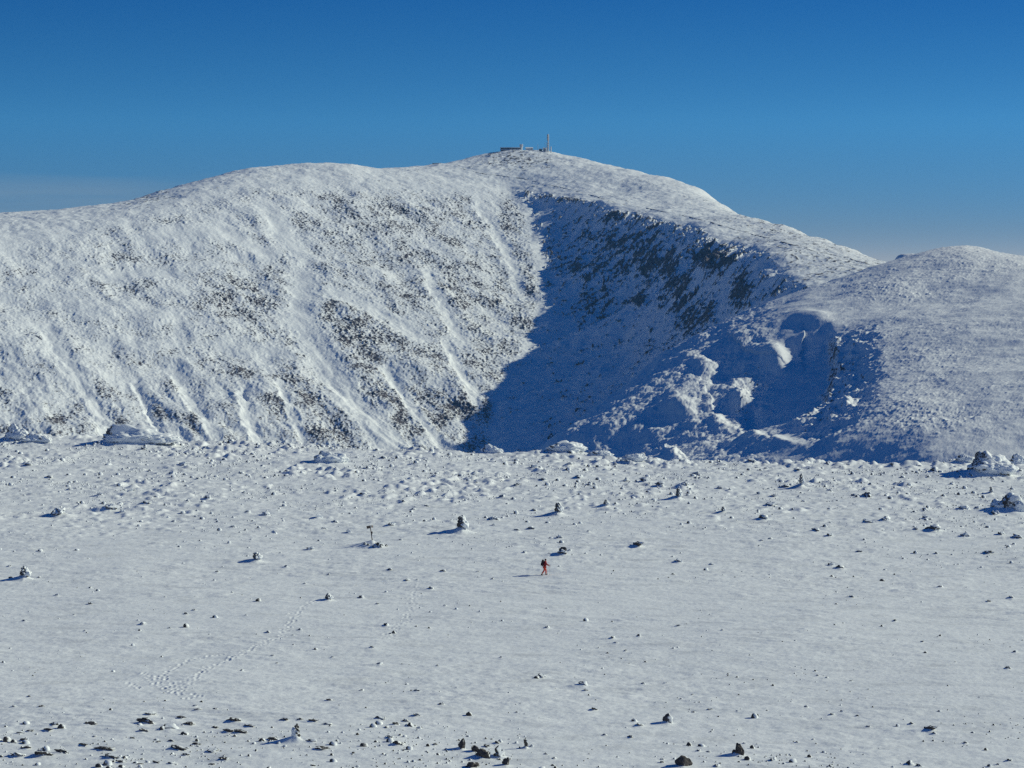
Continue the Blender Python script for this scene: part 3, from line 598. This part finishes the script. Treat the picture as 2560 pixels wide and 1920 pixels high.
# ------------------------------------------------------------------ signpost
def box(bm, c, s, rot=None):
    r = bmesh.ops.create_cube(bm, size=1.0); M = Matrix.Translation(c) @ (rot or Matrix()) @ Matrix.Diagonal((*s, 1))
    bmesh.ops.transform(bm, matrix=M, verts=r['verts']); return r['verts']
def tube(bm, a, b, r0, r1, n=10):
    a, b = Vector(a), Vector(b); d = (b - a); rot = d.to_track_quat('Z', 'Y').to_matrix().to_4x4()
    r = bmesh.ops.create_cone(bm, cap_ends=True, segments=n, radius1=r0, radius2=r1, depth=d.length)
    bmesh.ops.transform(bm, matrix=Matrix.Translation((a + b) / 2) @ rot, verts=r['verts'])
WOODM = plain('weathered_wood', (.13, .095, .07), .85, 0, .4, 6)
e = empty('signpost', (sx, sy, gh(sx, sy) - .15)); tag(e, 'leaning wooden trail signpost with boards, standing in a rocky mound of snow', 'signpost')
ln = Vector((-.16, .02, 1)).normalized()
bm = bmesh.new(); tube(bm, (0, 0, -.2), ln * 2.0, .065, .055); link_bm('post', bm, WOODM, e)
tiltm = Matrix.Rotation(-.16, 4, 'Y')
bm = bmesh.new(); v = box(bm, Vector(ln * 1.78) + Vector((-.24, -.07, 0)), (.46, .05, .34), tiltm @ Matrix.Rotation(.15, 4, 'Z')); bmesh.ops.bevel(bm, geom=bm.edges[:], offset=.01, segments=1, affect='EDGES'); link_bm('signboard', bm, WOODM, e, False)
bm = bmesh.new(); box(bm, Vector(ln * 1.83) + Vector((.22, .05, .03)), (.20, .05, .30), tiltm @ Matrix.Rotation(.9, 4, 'Z')); link_bm('signboard', bm, WOODM, e, False)
bm = bmesh.new(); box(bm, Vector(ln * 1.1) + Vector((.08, -.07, 0)), (.2, .05, .26), tiltm); link_bm('signboard', bm, WOODM, e, False)
bm = bmesh.new(); rock_bm(bm, 41, c=Vector(ln * 1.9) + Vector((.06, 0, 0)), s=(.06, .06, .16), sub=2); rock_bm(bm, 42, c=Vector(ln * .8) + Vector((.08, 0, 0)), s=(.07, .06, .4), sub=2); link_bm('rime_crust', bm, RIMEM, e)
for q, (dx, dy, s) in enumerate([(1.05,-.3,.55),(.75,.5,.5),(1.75,-.5,.42),(-.5,-1.,.35),(1.2,-1.6,.4),(.2,-1.5,.45),(-.9,-.6,.4),(.6,-.8,.35)]):
    o = bpy.data.objects.new('rock', PROTO[(q * 5) % 16]); col.objects.link(o); o.location = (sx + dx, sy + dy, gh(sx + dx, sy + dy) + .05); o.scale = (s, s * .8, s * .9); o.rotation_euler.z = q
    tag(o, 'rime-crusted rock in the mound around the foot of the signpost', 'rock', 'rocks around the signpost')
# ------------------------------------------------------------------ walker
def skin(name, nodes, edges, mat, parent=None, sub=2, root=0):
    bm = bmesh.new(); ly = bm.verts.layers.skin.verify(); vs = []
    for i, (p, r) in enumerate(nodes):
        v = bm.verts.new(p); r = r if isinstance(r, tuple) else (r, r); v[ly].radius = r; v[ly].use_root = (i == root); vs.append(v)
    for a, b in edges: bm.edges.new((vs[a], vs[b]))
    me = bpy.data.meshes.new(name); bm.to_mesh(me); bm.free()
    o = bpy.data.objects.new(name, me); col.objects.link(o)
    m = o.modifiers.new('s', 'SKIN'); m.use_smooth_shade = True; m2 = o.modifiers.new('d', 'SUBSURF'); m2.levels = sub; m2.render_levels = sub
    dg = bpy.context.evaluated_depsgraph_get(); me2 = bpy.data.meshes.new_from_object(o.evaluated_get(dg))
    bpy.data.objects.remove(o); me2.name = name; me2.materials.clear(); me2.materials.append(mat); me2.polygons.foreach_set('use_smooth', [True] * len(me2.polygons))
    o = bpy.data.objects.new(name, me2); col.objects.link(o)
    if parent is not None: o.parent = parent
    return o
RED = plain('red_jacket', (.27, .010, .014), .75, 0, .2, 8); ORANGE = plain('orange_trousers', (.62, .055, .02), .75, 0, .15, 8)
DARK = plain('dark_fabric', (.045, .018, .028), .8, 0, .3, 8); BLACK = plain('black_boot', (.05, .018, .018), .7, 0, .3, 8); SKINM = plain('skin', (.45, .26, .19), .6, 0, .1, 8); POLEM = plain('pole_metal', (.30, .30, .32), .5, .4, .1, 8)
pw = solve(1363, 1438); px_, py_ = pw; pz = gh(px_, py_)
e = empty('person', (px_, py_, pz - .03), R(10)); tag(e, 'person in a red hooded jacket and orange trousers walking right across the snow', 'person')
# local frame: +X ahead, +Y to the person's left (away from the camera)
hipL, hipR = Vector((.0, .10, .92)), Vector((.0, -.10, .92))
kneeR, ankR, toeR = Vector((-.08, -.12, .50)), Vector((-.34, -.12, .10)), Vector((-.18, -.13, .03))      # rear leg, towards the camera
kneeL, ankL, toeL = Vector((.17, .11, .50)), Vector((.15, .11, .09)), Vector((.36, .11, .11))            # leading leg, toe lifted
pelvis, waist, chest, neck, head0, head1 = Vector((0, 0, .95)), Vector((.02, 0, 1.12)), Vector((.06, 0, 1.36)), Vector((.10, 0, 1.52)), Vector((.12, 0, 1.62)), Vector((.13, 0, 1.73))
shR, shL = Vector((.06, -.19, 1.44)), Vector((.06, .19, 1.44))
elR, waR = Vector((.16, -.25, 1.18)), Vector((.42, -.22, 1.04)); elL, waL = Vector((.14, .25, 1.20)), Vector((.38, .22, 1.08))
def hand(w, sgn, dr):
    n = [(w, .03), (w + dr * .06, (.042, .022))]; ed = [(0, 1)]
    for f in range(4):
        b = w + dr * .09 + Vector((0, 0, .028 - .019 * f)); b2 = b + dr * (.035 - .004 * abs(f - 1)) + Vector((0, -sgn * .018, 0)); b3 = b2 + Vector((-.012, -sgn * .03, 0))
        i = len(n); n += [(b, .011), (b2, .010), (b3, .009)]; ed += [(1, i), (i, i + 1), (i + 1, i + 2)]
    t = w + dr * .035 + Vector((0, -sgn * .035, .025)); i = len(n); n += [(t, .012), (t + dr * .035 + Vector((0, -sgn * .012, .004)), .010)]; ed += [(1, i), (i, i + 1)]
    return n, ed
nodes = [(pelvis, (.145, .12)), (waist, (.125, .10)), (chest, (.155, .11)), (neck, .055), (head0, (.075, .09)), (head1, (.07, .085)), (hipL, .085), (kneeL, .058), (ankL, .042), (toeL, .035), (hipR, .085), (kneeR, .058), (ankR, .042), (toeR, .035),
         (shL, .06), (elL, .043), (waL, .03), (shR, .06), (elR, .043), (waR, .03), (Vector((.205, 0, 1.655)), .016)]
edges = [(0, 1), (1, 2), (2, 3), (3, 4), (4, 5), (0, 6), (6, 7), (7, 8), (8, 9), (0, 10), (10, 11), (11, 12), (12, 13), (2, 14), (14, 15), (15, 16), (2, 17), (17, 18), (18, 19), (4, 20)]
drR = (waR - elR).normalized(); drL = (waL - elL).normalized()
for wi, sg, dr in ((19, -1, drR), (16, 1, drL)):
    hn, he = hand(nodes[wi][0] + dr * .02, sg, dr); o0 = len(nodes); nodes += hn; edges += [(wi, o0)] + [(a + o0, b + o0) for a, b in he]
skin('body', nodes, edges, SKINM, e)
skin('jacket', [(Vector((0, 0, .86)), (.215, .19)), (waist, (.215, .185)), (chest, (.225, .19)), (Vector((.09, 0, 1.50)), .10), (shL, .105), (elL, .085), (waL - drL * .01, .065), (shR, .105), (elR, .085), (waR - drR * .01, .065)],
     [(0, 1), (1, 2), (2, 3), (2, 4), (4, 5), (5, 6), (2, 7), (7, 8), (8, 9)], RED, e)
skin('trousers', [(Vector((0, 0, .93)), (.165, .14)), (Vector((0, .105, .84)), .108), (kneeL, .085), (ankL + Vector((0, 0, .05)), .075), (Vector((0, -.105, .84)), .108), (kneeR, .085), (ankR + Vector((.01, 0, .06)), .075)], [(0, 1), (1, 2), (2, 3), (0, 4), (4, 5), (5, 6)], ORANGE, e)
skin('hood', [(Vector((.09, 0, 1.55)), .09), (Vector((.095, 0, 1.64)), (.112, .115)), (Vector((.10, 0, 1.735)), (.095, .10))], [(0, 1), (1, 2)], DARK, e)
for a, t in ((ankL, toeL), (ankR, toeR)):
    d = (t - a); back = a - Vector((d.x, d.y, 0)).normalized() * .07 + Vector((0, 0, -.045))
    skin('boot', [(a + Vector((0, 0, .06)), .062), (a + Vector((0, 0, -.02)), .06), (t, (.055, .042)), (back, .05)], [(0, 1), (1, 2), (1, 3)], BLACK, e)
for w_, sg, dr in ((waR, -1, drR), (waL, 1, drL)):
    hn, he = hand(w_ + dr * .02, sg, dr); skin('glove', [(p, tuple(q + .006 for q in r) if isinstance(r, tuple) else r + .006) for p, r in hn], he, RED, e)
e.scale = (1.09, 1.09, 1.09); M_p = Matrix.Translation(e.location) @ Matrix.Rotation(R(10), 4, 'Z') @ Matrix.Scale(1.09, 4)
b_ = empty('backpack', M_p @ Vector((-.15, 0, 1.24)), R(10)); b_.rotation_euler.y = .06; b_.scale = (1.09, 1.09, 1.09)
tag(b_, 'dark red tall backpack on the back of the person walking', 'backpack')
bm = bmesh.new(); vs = box(bm, (-.07, 0, .02), (.25, .34, .62)); bmesh.ops.bevel(bm, geom=bm.edges[:], offset=.09, segments=3, affect='EDGES'); link_bm('pack_body', bm, DARK, b_)
bm = bmesh.new(); box(bm, (-.05, 0, .33), (.27, .33, .14)); bmesh.ops.bevel(bm, geom=bm.edges[:], offset=.06, segments=3, affect='EDGES'); link_bm('pack_lid', bm, DARK, b_)
bm = bmesh.new(); box(bm, (-.20, 0, -.08), (.10, .24, .34)); bmesh.ops.bevel(bm, geom=bm.edges[:], offset=.04, segments=2, affect='EDGES'); link_bm('pack_pocket', bm, DARK, b_)
for sgn in (-1, 1):
    skin('strap', [(Vector((.02, sgn * .11, .26)), (.03, .012)), (Vector((.20, sgn * .13, .27)), (.03, .012)), (Vector((.345, sgn * .12, .10)), (.03, .012)), (Vector((.22, sgn * .17, -.16)), (.025, .012)), (Vector((.03, sgn * .15, -.20)), (.025, .012))], [(0, 1), (1, 2), (2, 3), (3, 4)], DARK, b_, 1)
for w_, dr, side in ((waR, drR, 'near'), (waL, drL, 'far')):
    h_ = M_p @ (w_ + dr * .115); tipl = M_p @ (w_ + Vector((.06 if side == 'near' else -.1, 0, -w_.z))); tipl.z = gh(tipl.x, tipl.y) - .03
    p_ = empty('trekking_pole', tipl); tag(p_, 'thin trekking pole in the %s hand of the person in red' % ('right, nearer' if side == 'near' else 'left, farther'), 'trekking pole', 'trekking poles held by the walker')
    v_ = h_ - tipl; up = v_.normalized()
    bm = bmesh.new(); tube(bm, (0, 0, 0), v_ - up * .08, .009, .011, 8); link_bm('shaft', bm, POLEM, p_)
    bm = bmesh.new(); tube(bm, v_ - up * .08, v_ + up * .07, .017, .019, 8); link_bm('grip', bm, BLACK, p_)
    bm = bmesh.new(); tube(bm, up * .09, up * .10, .045, .045, 12); link_bm('basket', bm, BLACK, p_)
# ------------------------------------------------------------------ summit
PALE = plain('rimed_concrete', (.62, .64, .66), .85, 0, .12, .4); DGLASS = plain('dark_windows', (.03, .035, .045), .35, 0, .3, .3); GREYM = plain('frosted_steel', (.46, .47, .49), .7, 0, .12, .3)
def sk(u, d):            # metres per photo pixel at distance d and x of a column
    return d / F, (u - W0 / 2) / F * d
def zz_(v, d): return P(1280, v, d)[2]
def ground_m(x, y):
    u = W0 / 2 + x / y * F; j = int(np.argmin(np.abs(M_U - u))); i = int(np.argmin(np.abs(M_Y - y))); return float(M_Z[i, j])
def thing(name, u, d, lab, cat, group=None):
    x = (u - W0 / 2) / F * d; e = empty(name, (x, d, 0)); tag(e, lab, cat, group); return e, x, d / F
def bxp(name, e, u0, u1, v0, v1, d, dep, mat, dy=0):
    k = d / F; x0 = (u0 - W0 / 2) * k - e.location.x; x1 = (u1 - W0 / 2) * k - e.location.x; z1 = zz_(v0, d); z0 = zz_(v1, d)
    bm = bmesh.new(); box(bm, ((x0 + x1) / 2, dy, (z0 + z1) / 2), (x1 - x0, dep, z1 - z0)); bmesh.ops.bevel(bm, geom=bm.edges[:], offset=min(.12, .1 * (z1 - z0)), segments=1, affect='EDGES'); return link_bm(name, bm, mat, e, False)
D_S = 4460
e, x, k = thing('summit_building', 1276, D_S, 'long low building with dark window bands on the left of the summit', 'building')
def arc(name, u0, u1, v0, v1, dep, mat, bow=6.0, out=0.):
    """slab whose front bows towards the valley"""
    bm = bmesh.new(); n = 14; z1, z0 = zz_(v0, D_S), zz_(v1, D_S); rows = []
    for i in range(n + 1):
        t = i / n; xx_ = (u0 + (u1 - u0) * t - W0 / 2) * k - x; f = -bow * math.sin(math.pi * (.12 + .76 * t)) - out
        rows.append([bm.verts.new((xx_, f, z0)), bm.verts.new((xx_, f, z1)), bm.verts.new((xx_, dep, z1)), bm.verts.new((xx_, dep, z0))])
    for a, b in zip(rows[:-1], rows[1:]):
        for q in range(4): bm.faces.new((a[q], b[q], b[(q + 1) % 4], a[(q + 1) % 4]))
    bm.faces.new(rows[0]); bm.faces.new(rows[-1][::-1]); bmesh.ops.recalc_face_normals(bm, faces=bm.faces[:]); return link_bm(name, bm, mat, e, False)
arc('roof', 1250.5, 1303, 368.6, 370.2, 9, PALE, out=.7); arc('window_band', 1251.5, 1301, 370.2, 373.2, 8, DGLASS); arc('floor_slab', 1250.5, 1302, 373.2, 375, 9, PALE, out=.6); arc('window_band', 1251.5, 1289, 375, 378.6, 8, DGLASS, out=-.2); arc('wall', 1252, 1304, 378.6, 387, 8, PALE, out=-.1)
arc('wall', 1289.2, 1303, 375, 378.6, 8, PALE, out=-.1)
bm = bmesh.new(); tube(bm, ((1302.5 - W0 / 2) * k - x, 1, zz_(386, D_S)), ((1303 - W0 / 2) * k - x, 1, zz_(366, D_S)), 2.0, 2.4, 14); tube(bm, ((1302.8 - W0 / 2) * k - x, 1, zz_(366, D_S)), ((1303.4 - W0 / 2) * k - x, 1, zz_(361, D_S)), 3.0, 3.2, 14); tw = link_bm('tower', bm, PALE, e, False)
bm = bmesh.new(); rock_bm(bm, 77, c=((1306 - W0 / 2) * k - x, .5, zz_(364, D_S)), s=(1.0, 2.2, 3.0), sub=3); link_bm('rime_crust', bm, RIMEM, tw)
e, x, k = thing('stone_house', 1323, D_S + 12, 'rime-covered low house right of the long summit building', 'building')
bxp('wall', e, 1314, 1332, 370.5, 383, D_S + 12, 9, PALE)
bm = bmesh.new(); z1 = zz_(368, D_S + 12); z0 = zz_(370.5, D_S + 12); w2 = 10 * k
vv_ = [bm.verts.new(p) for p in ((-w2, -5, z0), (w2, -5, z0), (w2, 5, z0), (-w2, 5, z0), (-w2 * .9, 0, z1), (w2 * .9, 0, z1))]
for f in ((0, 1, 5, 4), (2, 3, 4, 5), (1, 2, 5), (3, 0, 4), (3, 2, 1, 0)): bm.faces.new([vv_[q] for q in f])
link_bm('roof', bm, RIMEM, e, False); bxp('window', e, 1328.2, 1330, 371.4, 373, D_S + 12, .4, DGLASS, -4.75)
e, x, k = thing('summit_hut', 1351.5, D_S, 'dark flat hut between the thin mast and the equipment building on the summit', 'hut')
bxp('wall', e, 1347.5, 1355, 372.8, 382, D_S, 5, DGLASS); bxp('roof', e, 1347, 1355.5, 371.8, 372.8, D_S, 5.6, PALE)
e, x, k = thing('equipment_building', 1361, D_S, 'small rimed equipment building at the foot of the antenna tower', 'building')
bxp('wall', e, 1357, 1366, 371.4, 385, D_S, 7, GREYM); bxp('roof', e, 1356.5, 1366.5, 370.4, 371.4, D_S, 7.6, PALE); bxp('door', e, 1361, 1362.2, 373, 377, D_S, .4, DGLASS, -3.6)
for uu in (1358.2, 1364.2):
    bm = bmesh.new(); tube(bm, ((uu - W0 / 2) * k - x, -4.4, zz_(384, D_S)), ((uu - W0 / 2) * k - x, -4.4, zz_(368.5, D_S)), .8, .8, 12); link_bm('tank', bm, PALE, e, False)
e, x, k = thing('antenna_tower', 1370, D_S, 'tall pale antenna tower with a thicker upper half on the summit', 'tower')
def cyl(name, u, v0, v1, r0, r1, mat, y=0, n=14):
    bm = bmesh.new(); tube(bm, ((u - W0 / 2) * k - x, y, zz_(v1, D_S)), ((u - W0 / 2) * k - x, y, zz_(v0, D_S)), r0, r1, n); return link_bm(name, bm, mat, e, False)
cyl('shaft', 1370.3, 352, 392, 1.55, 1.25, PALE); cyl('radome', 1369.6, 336.3, 352, 1.85, 1.85, GREYM); cyl('cap', 1369.6, 335.4, 336.3, 1.7, .9, PALE)
for zv in (358, 364, 370): cyl('platform', 1369.9, zv - .4, zv + .3, 2.3, 2.3, GREYM)
cyl('cable_duct', 1367.0, 356, 392, .55, .45, GREYM, 1.0)
for uu, v0, v1, r, lab in ((1344.5, 360, 385, .28, 'thin whip mast in the middle of the summit skyline'), (1362.2, 355.5, 372, .22, 'faint thin mast just left of the antenna tower'), (1377.2, 366.5, 392, .95, 'short stout mast right of the antenna tower')):
    e, x, k = thing('mast', uu, D_S - (6 if uu > 1370 else 0), lab, 'mast', 'masts on the summit')
    cyl('pole', uu, v0 + .8, v1, r * 1.15, r, PALE); cyl('finial', uu, v0, v0 + .8, r * 1.3, r * .4, GREYM)
# row of wagons on the skyline
ORD = ['leftmost', 'second', 'third', 'fourth', 'fifth']
for i in range(5):
    uu = 1083.5 + 4.6 * i; d = 4330; e, x, k = thing('wagon', uu, d, ORD[i] + ' of five small white-roofed wagons in a row on the ridge', 'wagon', 'wagons on the ridge')
    top_ = zz_(407.6, d) - .0; g0 = zz_(412.6, d)
    bm = bmesh.new(); box(bm, (0, 0, (top_ + g0) / 2 - .3), (2.5, 3.0, top_ - g0 - .2)); link_bm('body', bm, DGLASS if i < 4 else GREYM, e, False)
    bm = bmesh.new(); box(bm, (.25, 0, top_ - .15), (2.2 if i < 4 else 3.0, 3.2, .9)); bmesh.ops.bevel(bm, geom=bm.edges[:], offset=.25, segments=2, affect='EDGES'); link_bm('roof', bm, RIMEM, e, False)
e, x, k = thing('ridge_shed', 1130, 4380, 'long low dark shed on the ridge between the wagons and the summit', 'shed')
bxp('wall', e, 1121.5, 1139, 407.2, 415, 4380, 4, DGLASS); bxp('roof', e, 1121, 1139.5, 406.4, 407.2, 4380, 4.6, PALE)
# railway down the ridge
TR = [(1150,421),(1200,433),(1308,447),(1355,458),(1424,474),(1475,487),(1515,500),(1562,512),(1616,520),(1670,532),(1724,543),(1760,552),(1815,568),(1869,583),(1923,597),(1981,612),(2023,625),(2113,645),(2185,665)]
pts = []
for (a, b) in zip(TR[:-1], TR[1:]):
    for i in range(6): pts.append(mount_point(a[0] + (b[0] - a[0]) * i / 6, a[1] + (b[1] - a[1]) * i / 6))
bm = bmesh.new(); prev = None
for i, p in enumerate(pts):
    q = pts[min(i + 1, len(pts) - 1)] - pts[max(i - 1, 0)]; q.z = 0; q.normalize(); rh_ = random.uniform(-.1, .45); nrm_ = Vector((-q.y, q.x, 0)); c = []
    for sx_, sz_ in ((-.6, -1.5), (.6, -1.5), (.6, rh_ * .7), (-.6, rh_)): c.append(bm.verts.new(p + nrm_ * sx_ + Vector((0, 0, sz_))))
    if prev and (i % 37) not in (3, 4, 11, 18, 19, 20, 29):
        for q_ in range(4): bm.faces.new((prev[q_], c[q_], c[(q_ + 1) % 4], prev[(q_ + 1) % 4]))
    prev = c
bmesh.ops.recalc_face_normals(bm, faces=bm.faces[:]); o = link_bm('railway_track', bm, WOODM, None, False)
tag(o, 'thin dark railway line running down the snowy ridge above the shadowed headwall', 'railway')
#@@OBJ1

# ================================================================== HAZE
lo = np.full(3, 1e9); hi = np.full(3, -1e9)
for q in (mountain, hill, ground):
    c_ = np.empty(len(q.data.vertices) * 3, np.float32); q.data.vertices.foreach_get('co', c_); c_ = c_.reshape(-1, 3); lo = np.minimum(lo, c_.min(0)); hi = np.maximum(hi, c_.max(0))
lo -= (200, 200, 1); hi += (200, 200, 60)
hz = bmesh.new(); bmesh.ops.create_cube(hz, size=1.0); bmesh.ops.transform(hz, matrix=Matrix.Translation(Vector((lo + hi) / 2)) @ Matrix.Diagonal((*(hi - lo), 1)), verts=hz.verts)
me = bpy.data.meshes.new('haze'); hz.to_mesh(me); hz.free(); hm = bpy.data.materials.new('thin_air'); hm.use_nodes = True
hm.node_tree.nodes.clear(); ho = hm.node_tree.nodes.new('ShaderNodeOutputMaterial'); hv = hm.node_tree.nodes.new('ShaderNodeVolumePrincipled'); hm.node_tree.links.new(hv.outputs[0], ho.inputs['Volume'])
hv.inputs['Color'].default_value = (.22, .56, 1, 1); hv.inputs['Density'].default_value = 3.1e-5; hv.inputs['Anisotropy'].default_value = 0
me.materials.append(hm); o = bpy.data.objects.new('haze', me); col.objects.link(o); tag(o, kind='stuff')
# ================================================================== CAMERA, LIGHT, SKY
cam = bpy.data.cameras.new('camera'); co = bpy.data.objects.new('camera', cam); col.objects.link(co)
cam.sensor_fit = 'HORIZONTAL'; cam.sensor_width = 36; cam.lens = 36 * F / W0; cam.clip_start = 1; cam.clip_end = 60000
co.rotation_euler = (math.pi / 2 - PITCH, 0, 0); scene.camera = co
sl = bpy.data.lights.new('sun', 'SUN'); so = bpy.data.objects.new('sun', sl); col.objects.link(so)
sl.energy = 3.45; sl.angle = R(.53); sl.color = (.98, .985, .76)
so.rotation_euler = SUNV.to_track_quat('Z', 'Y').to_euler()
w = bpy.data.worlds.new('World'); scene.world = w; w.use_nodes = True
nt = w.node_tree; N = nt.nodes; L = nt.links; bg = N['Background']
sky = N.new('ShaderNodeTexSky'); sky.sky_type = 'NISHITA'; sky.sun_disc = False
sky.sun_elevation = SUN_EL; sky.sun_rotation = R(90) - SUN_AZ; sky.altitude = 1800; sky.air_density = 1.0; sky.dust_density = .2; sky.ozone_density = 3.0
tc = N.new('ShaderNodeTexCoord'); sep = N.new('ShaderNodeSeparateXYZ'); L.new(tc.outputs['Generated'], sep.inputs[0])
mul = N.new('ShaderNodeMath'); mul.operation = 'MULTIPLY_ADD'; mul.inputs[1].default_value = 6.0; mul.inputs[2].default_value = .12; L.new(sep.outputs[2], mul.inputs[0])
cmb = N.new('ShaderNodeCombineXYZ'); L.new(sep.outputs[0], cmb.inputs[0]); L.new(sep.outputs[1], cmb.inputs[1]); L.new(mul.outputs[0], cmb.inputs[2])
nrm = N.new('ShaderNodeVectorMath'); nrm.operation = 'NORMALIZE'; L.new(cmb.outputs[0], nrm.inputs[0]); L.new(nrm.outputs[0], sky.inputs['Vector'])
hs = N.new('ShaderNodeHueSaturation'); hs.inputs['Saturation'].default_value = 1.3; L.new(sky.outputs[0], hs.inputs['Color'])
# clear winter air: paler band towards the horizon, deeper blue overhead
rmp = N.new('ShaderNodeValToRGB'); el = rmp.color_ramp.elements; L.new(sep.outputs[2], rmp.inputs[0])
STOPS = [(.0, (1.7, .88, .64)), (.010, (1.65, .95, .70)), (.053, (1.85, 1.70, 1.36)), (.103, (.80, 1.22, 1.31)), (.30, (.13, .66, .95))]
el[0].position, el[0].color = STOPS[0][0], (*[q / 2.2 for q in STOPS[0][1]], 1); el[1].position, el[1].color = STOPS[-1][0], (*[q / 2.2 for q in STOPS[-1][1]], 1)
for p_, c_ in STOPS[1:-1]:
    n_ = el.new(p_); n_.color = (*[q / 2.2 for q in c_], 1)
sc_ = N.new('ShaderNodeVectorMath'); sc_.operation = 'SCALE'; sc_.inputs['Scale'].default_value = 2.2; L.new(rmp.outputs[0], sc_.inputs[0])
mu = N.new('ShaderNodeVectorMath'); mu.operation = 'MULTIPLY'; L.new(hs.outputs[0], mu.inputs[0]); L.new(sc_.outputs[0], mu.inputs[1])
# faint stratus bank low on the left
cz = N.new('ShaderNodeMapping'); cz.inputs['Scale'].default_value = (9, 9, 160); L.new(tc.outputs['Generated'], cz.inputs['Vector'])
cn = N.new('ShaderNodeTexNoise'); cn.inputs['Scale'].default_value = 1.0; cn.inputs['Detail'].default_value = 4; L.new(cz.outputs[0], cn.inputs['Vector'])
def mrange(src, a, b, out=None, lo=0., hi=1.):
    q = N.new('ShaderNodeMapRange'); q.interpolation_type = 'SMOOTHSTEP'; q.inputs['From Min'].default_value = a; q.inputs['From Max'].default_value = b; q.inputs['To Min'].default_value = lo; q.inputs['To Max'].default_value = hi
    L.new(src, q.inputs['Value']); return q.outputs['Result']
def math_(op, a, b):
    q = N.new('ShaderNodeMath'); q.operation = op
    for i_, k_ in enumerate((a, b)):
        if isinstance(k_, float): q.inputs[i_].default_value = k_
        else: L.new(k_, q.inputs[i_])
    return q.outputs[0]
zz2 = math_('ADD', sep.outputs[2], math_('MULTIPLY', math_('SUBTRACT', cn.outputs['Fac'], .5), .012))
msk = math_('MULTIPLY', mrange(zz2, .0345, .026), mrange(sep.outputs[0], -.10, -.165))
msk = math_('MULTIPLY', msk, mrange(cn.outputs['Fac'], .25, .62, lo=.25, hi=.72))
cm = N.new('ShaderNodeMix'); cm.data_type = 'RGBA'; cm.inputs[7].default_value = (1.5, 2.55, 3.75, 1); L.new(msk, cm.inputs[0]); L.new(mu.outputs[0], cm.inputs[6])
L.new(cm.outputs[2], bg.inputs[0]); bg.inputs[1].default_value = .10
vs = scene.view_settings; scene.display_settings.display_device = 'sRGB'; vs.view_transform = 'Standard'; vs.look = 'None'; vs.exposure = .13; vs.gamma = 1
scene.cycles.max_bounces = 4; scene.cycles.diffuse_bounces = 3; scene.cycles.use_denoising = False; scene.cycles.denoiser = 'OPENIMAGEDENOISE'; scene.cycles.denoising_input_passes = 'RGB_ALBEDO_NORMAL'; scene.cycles.denoising_prefilter = 'ACCURATE'
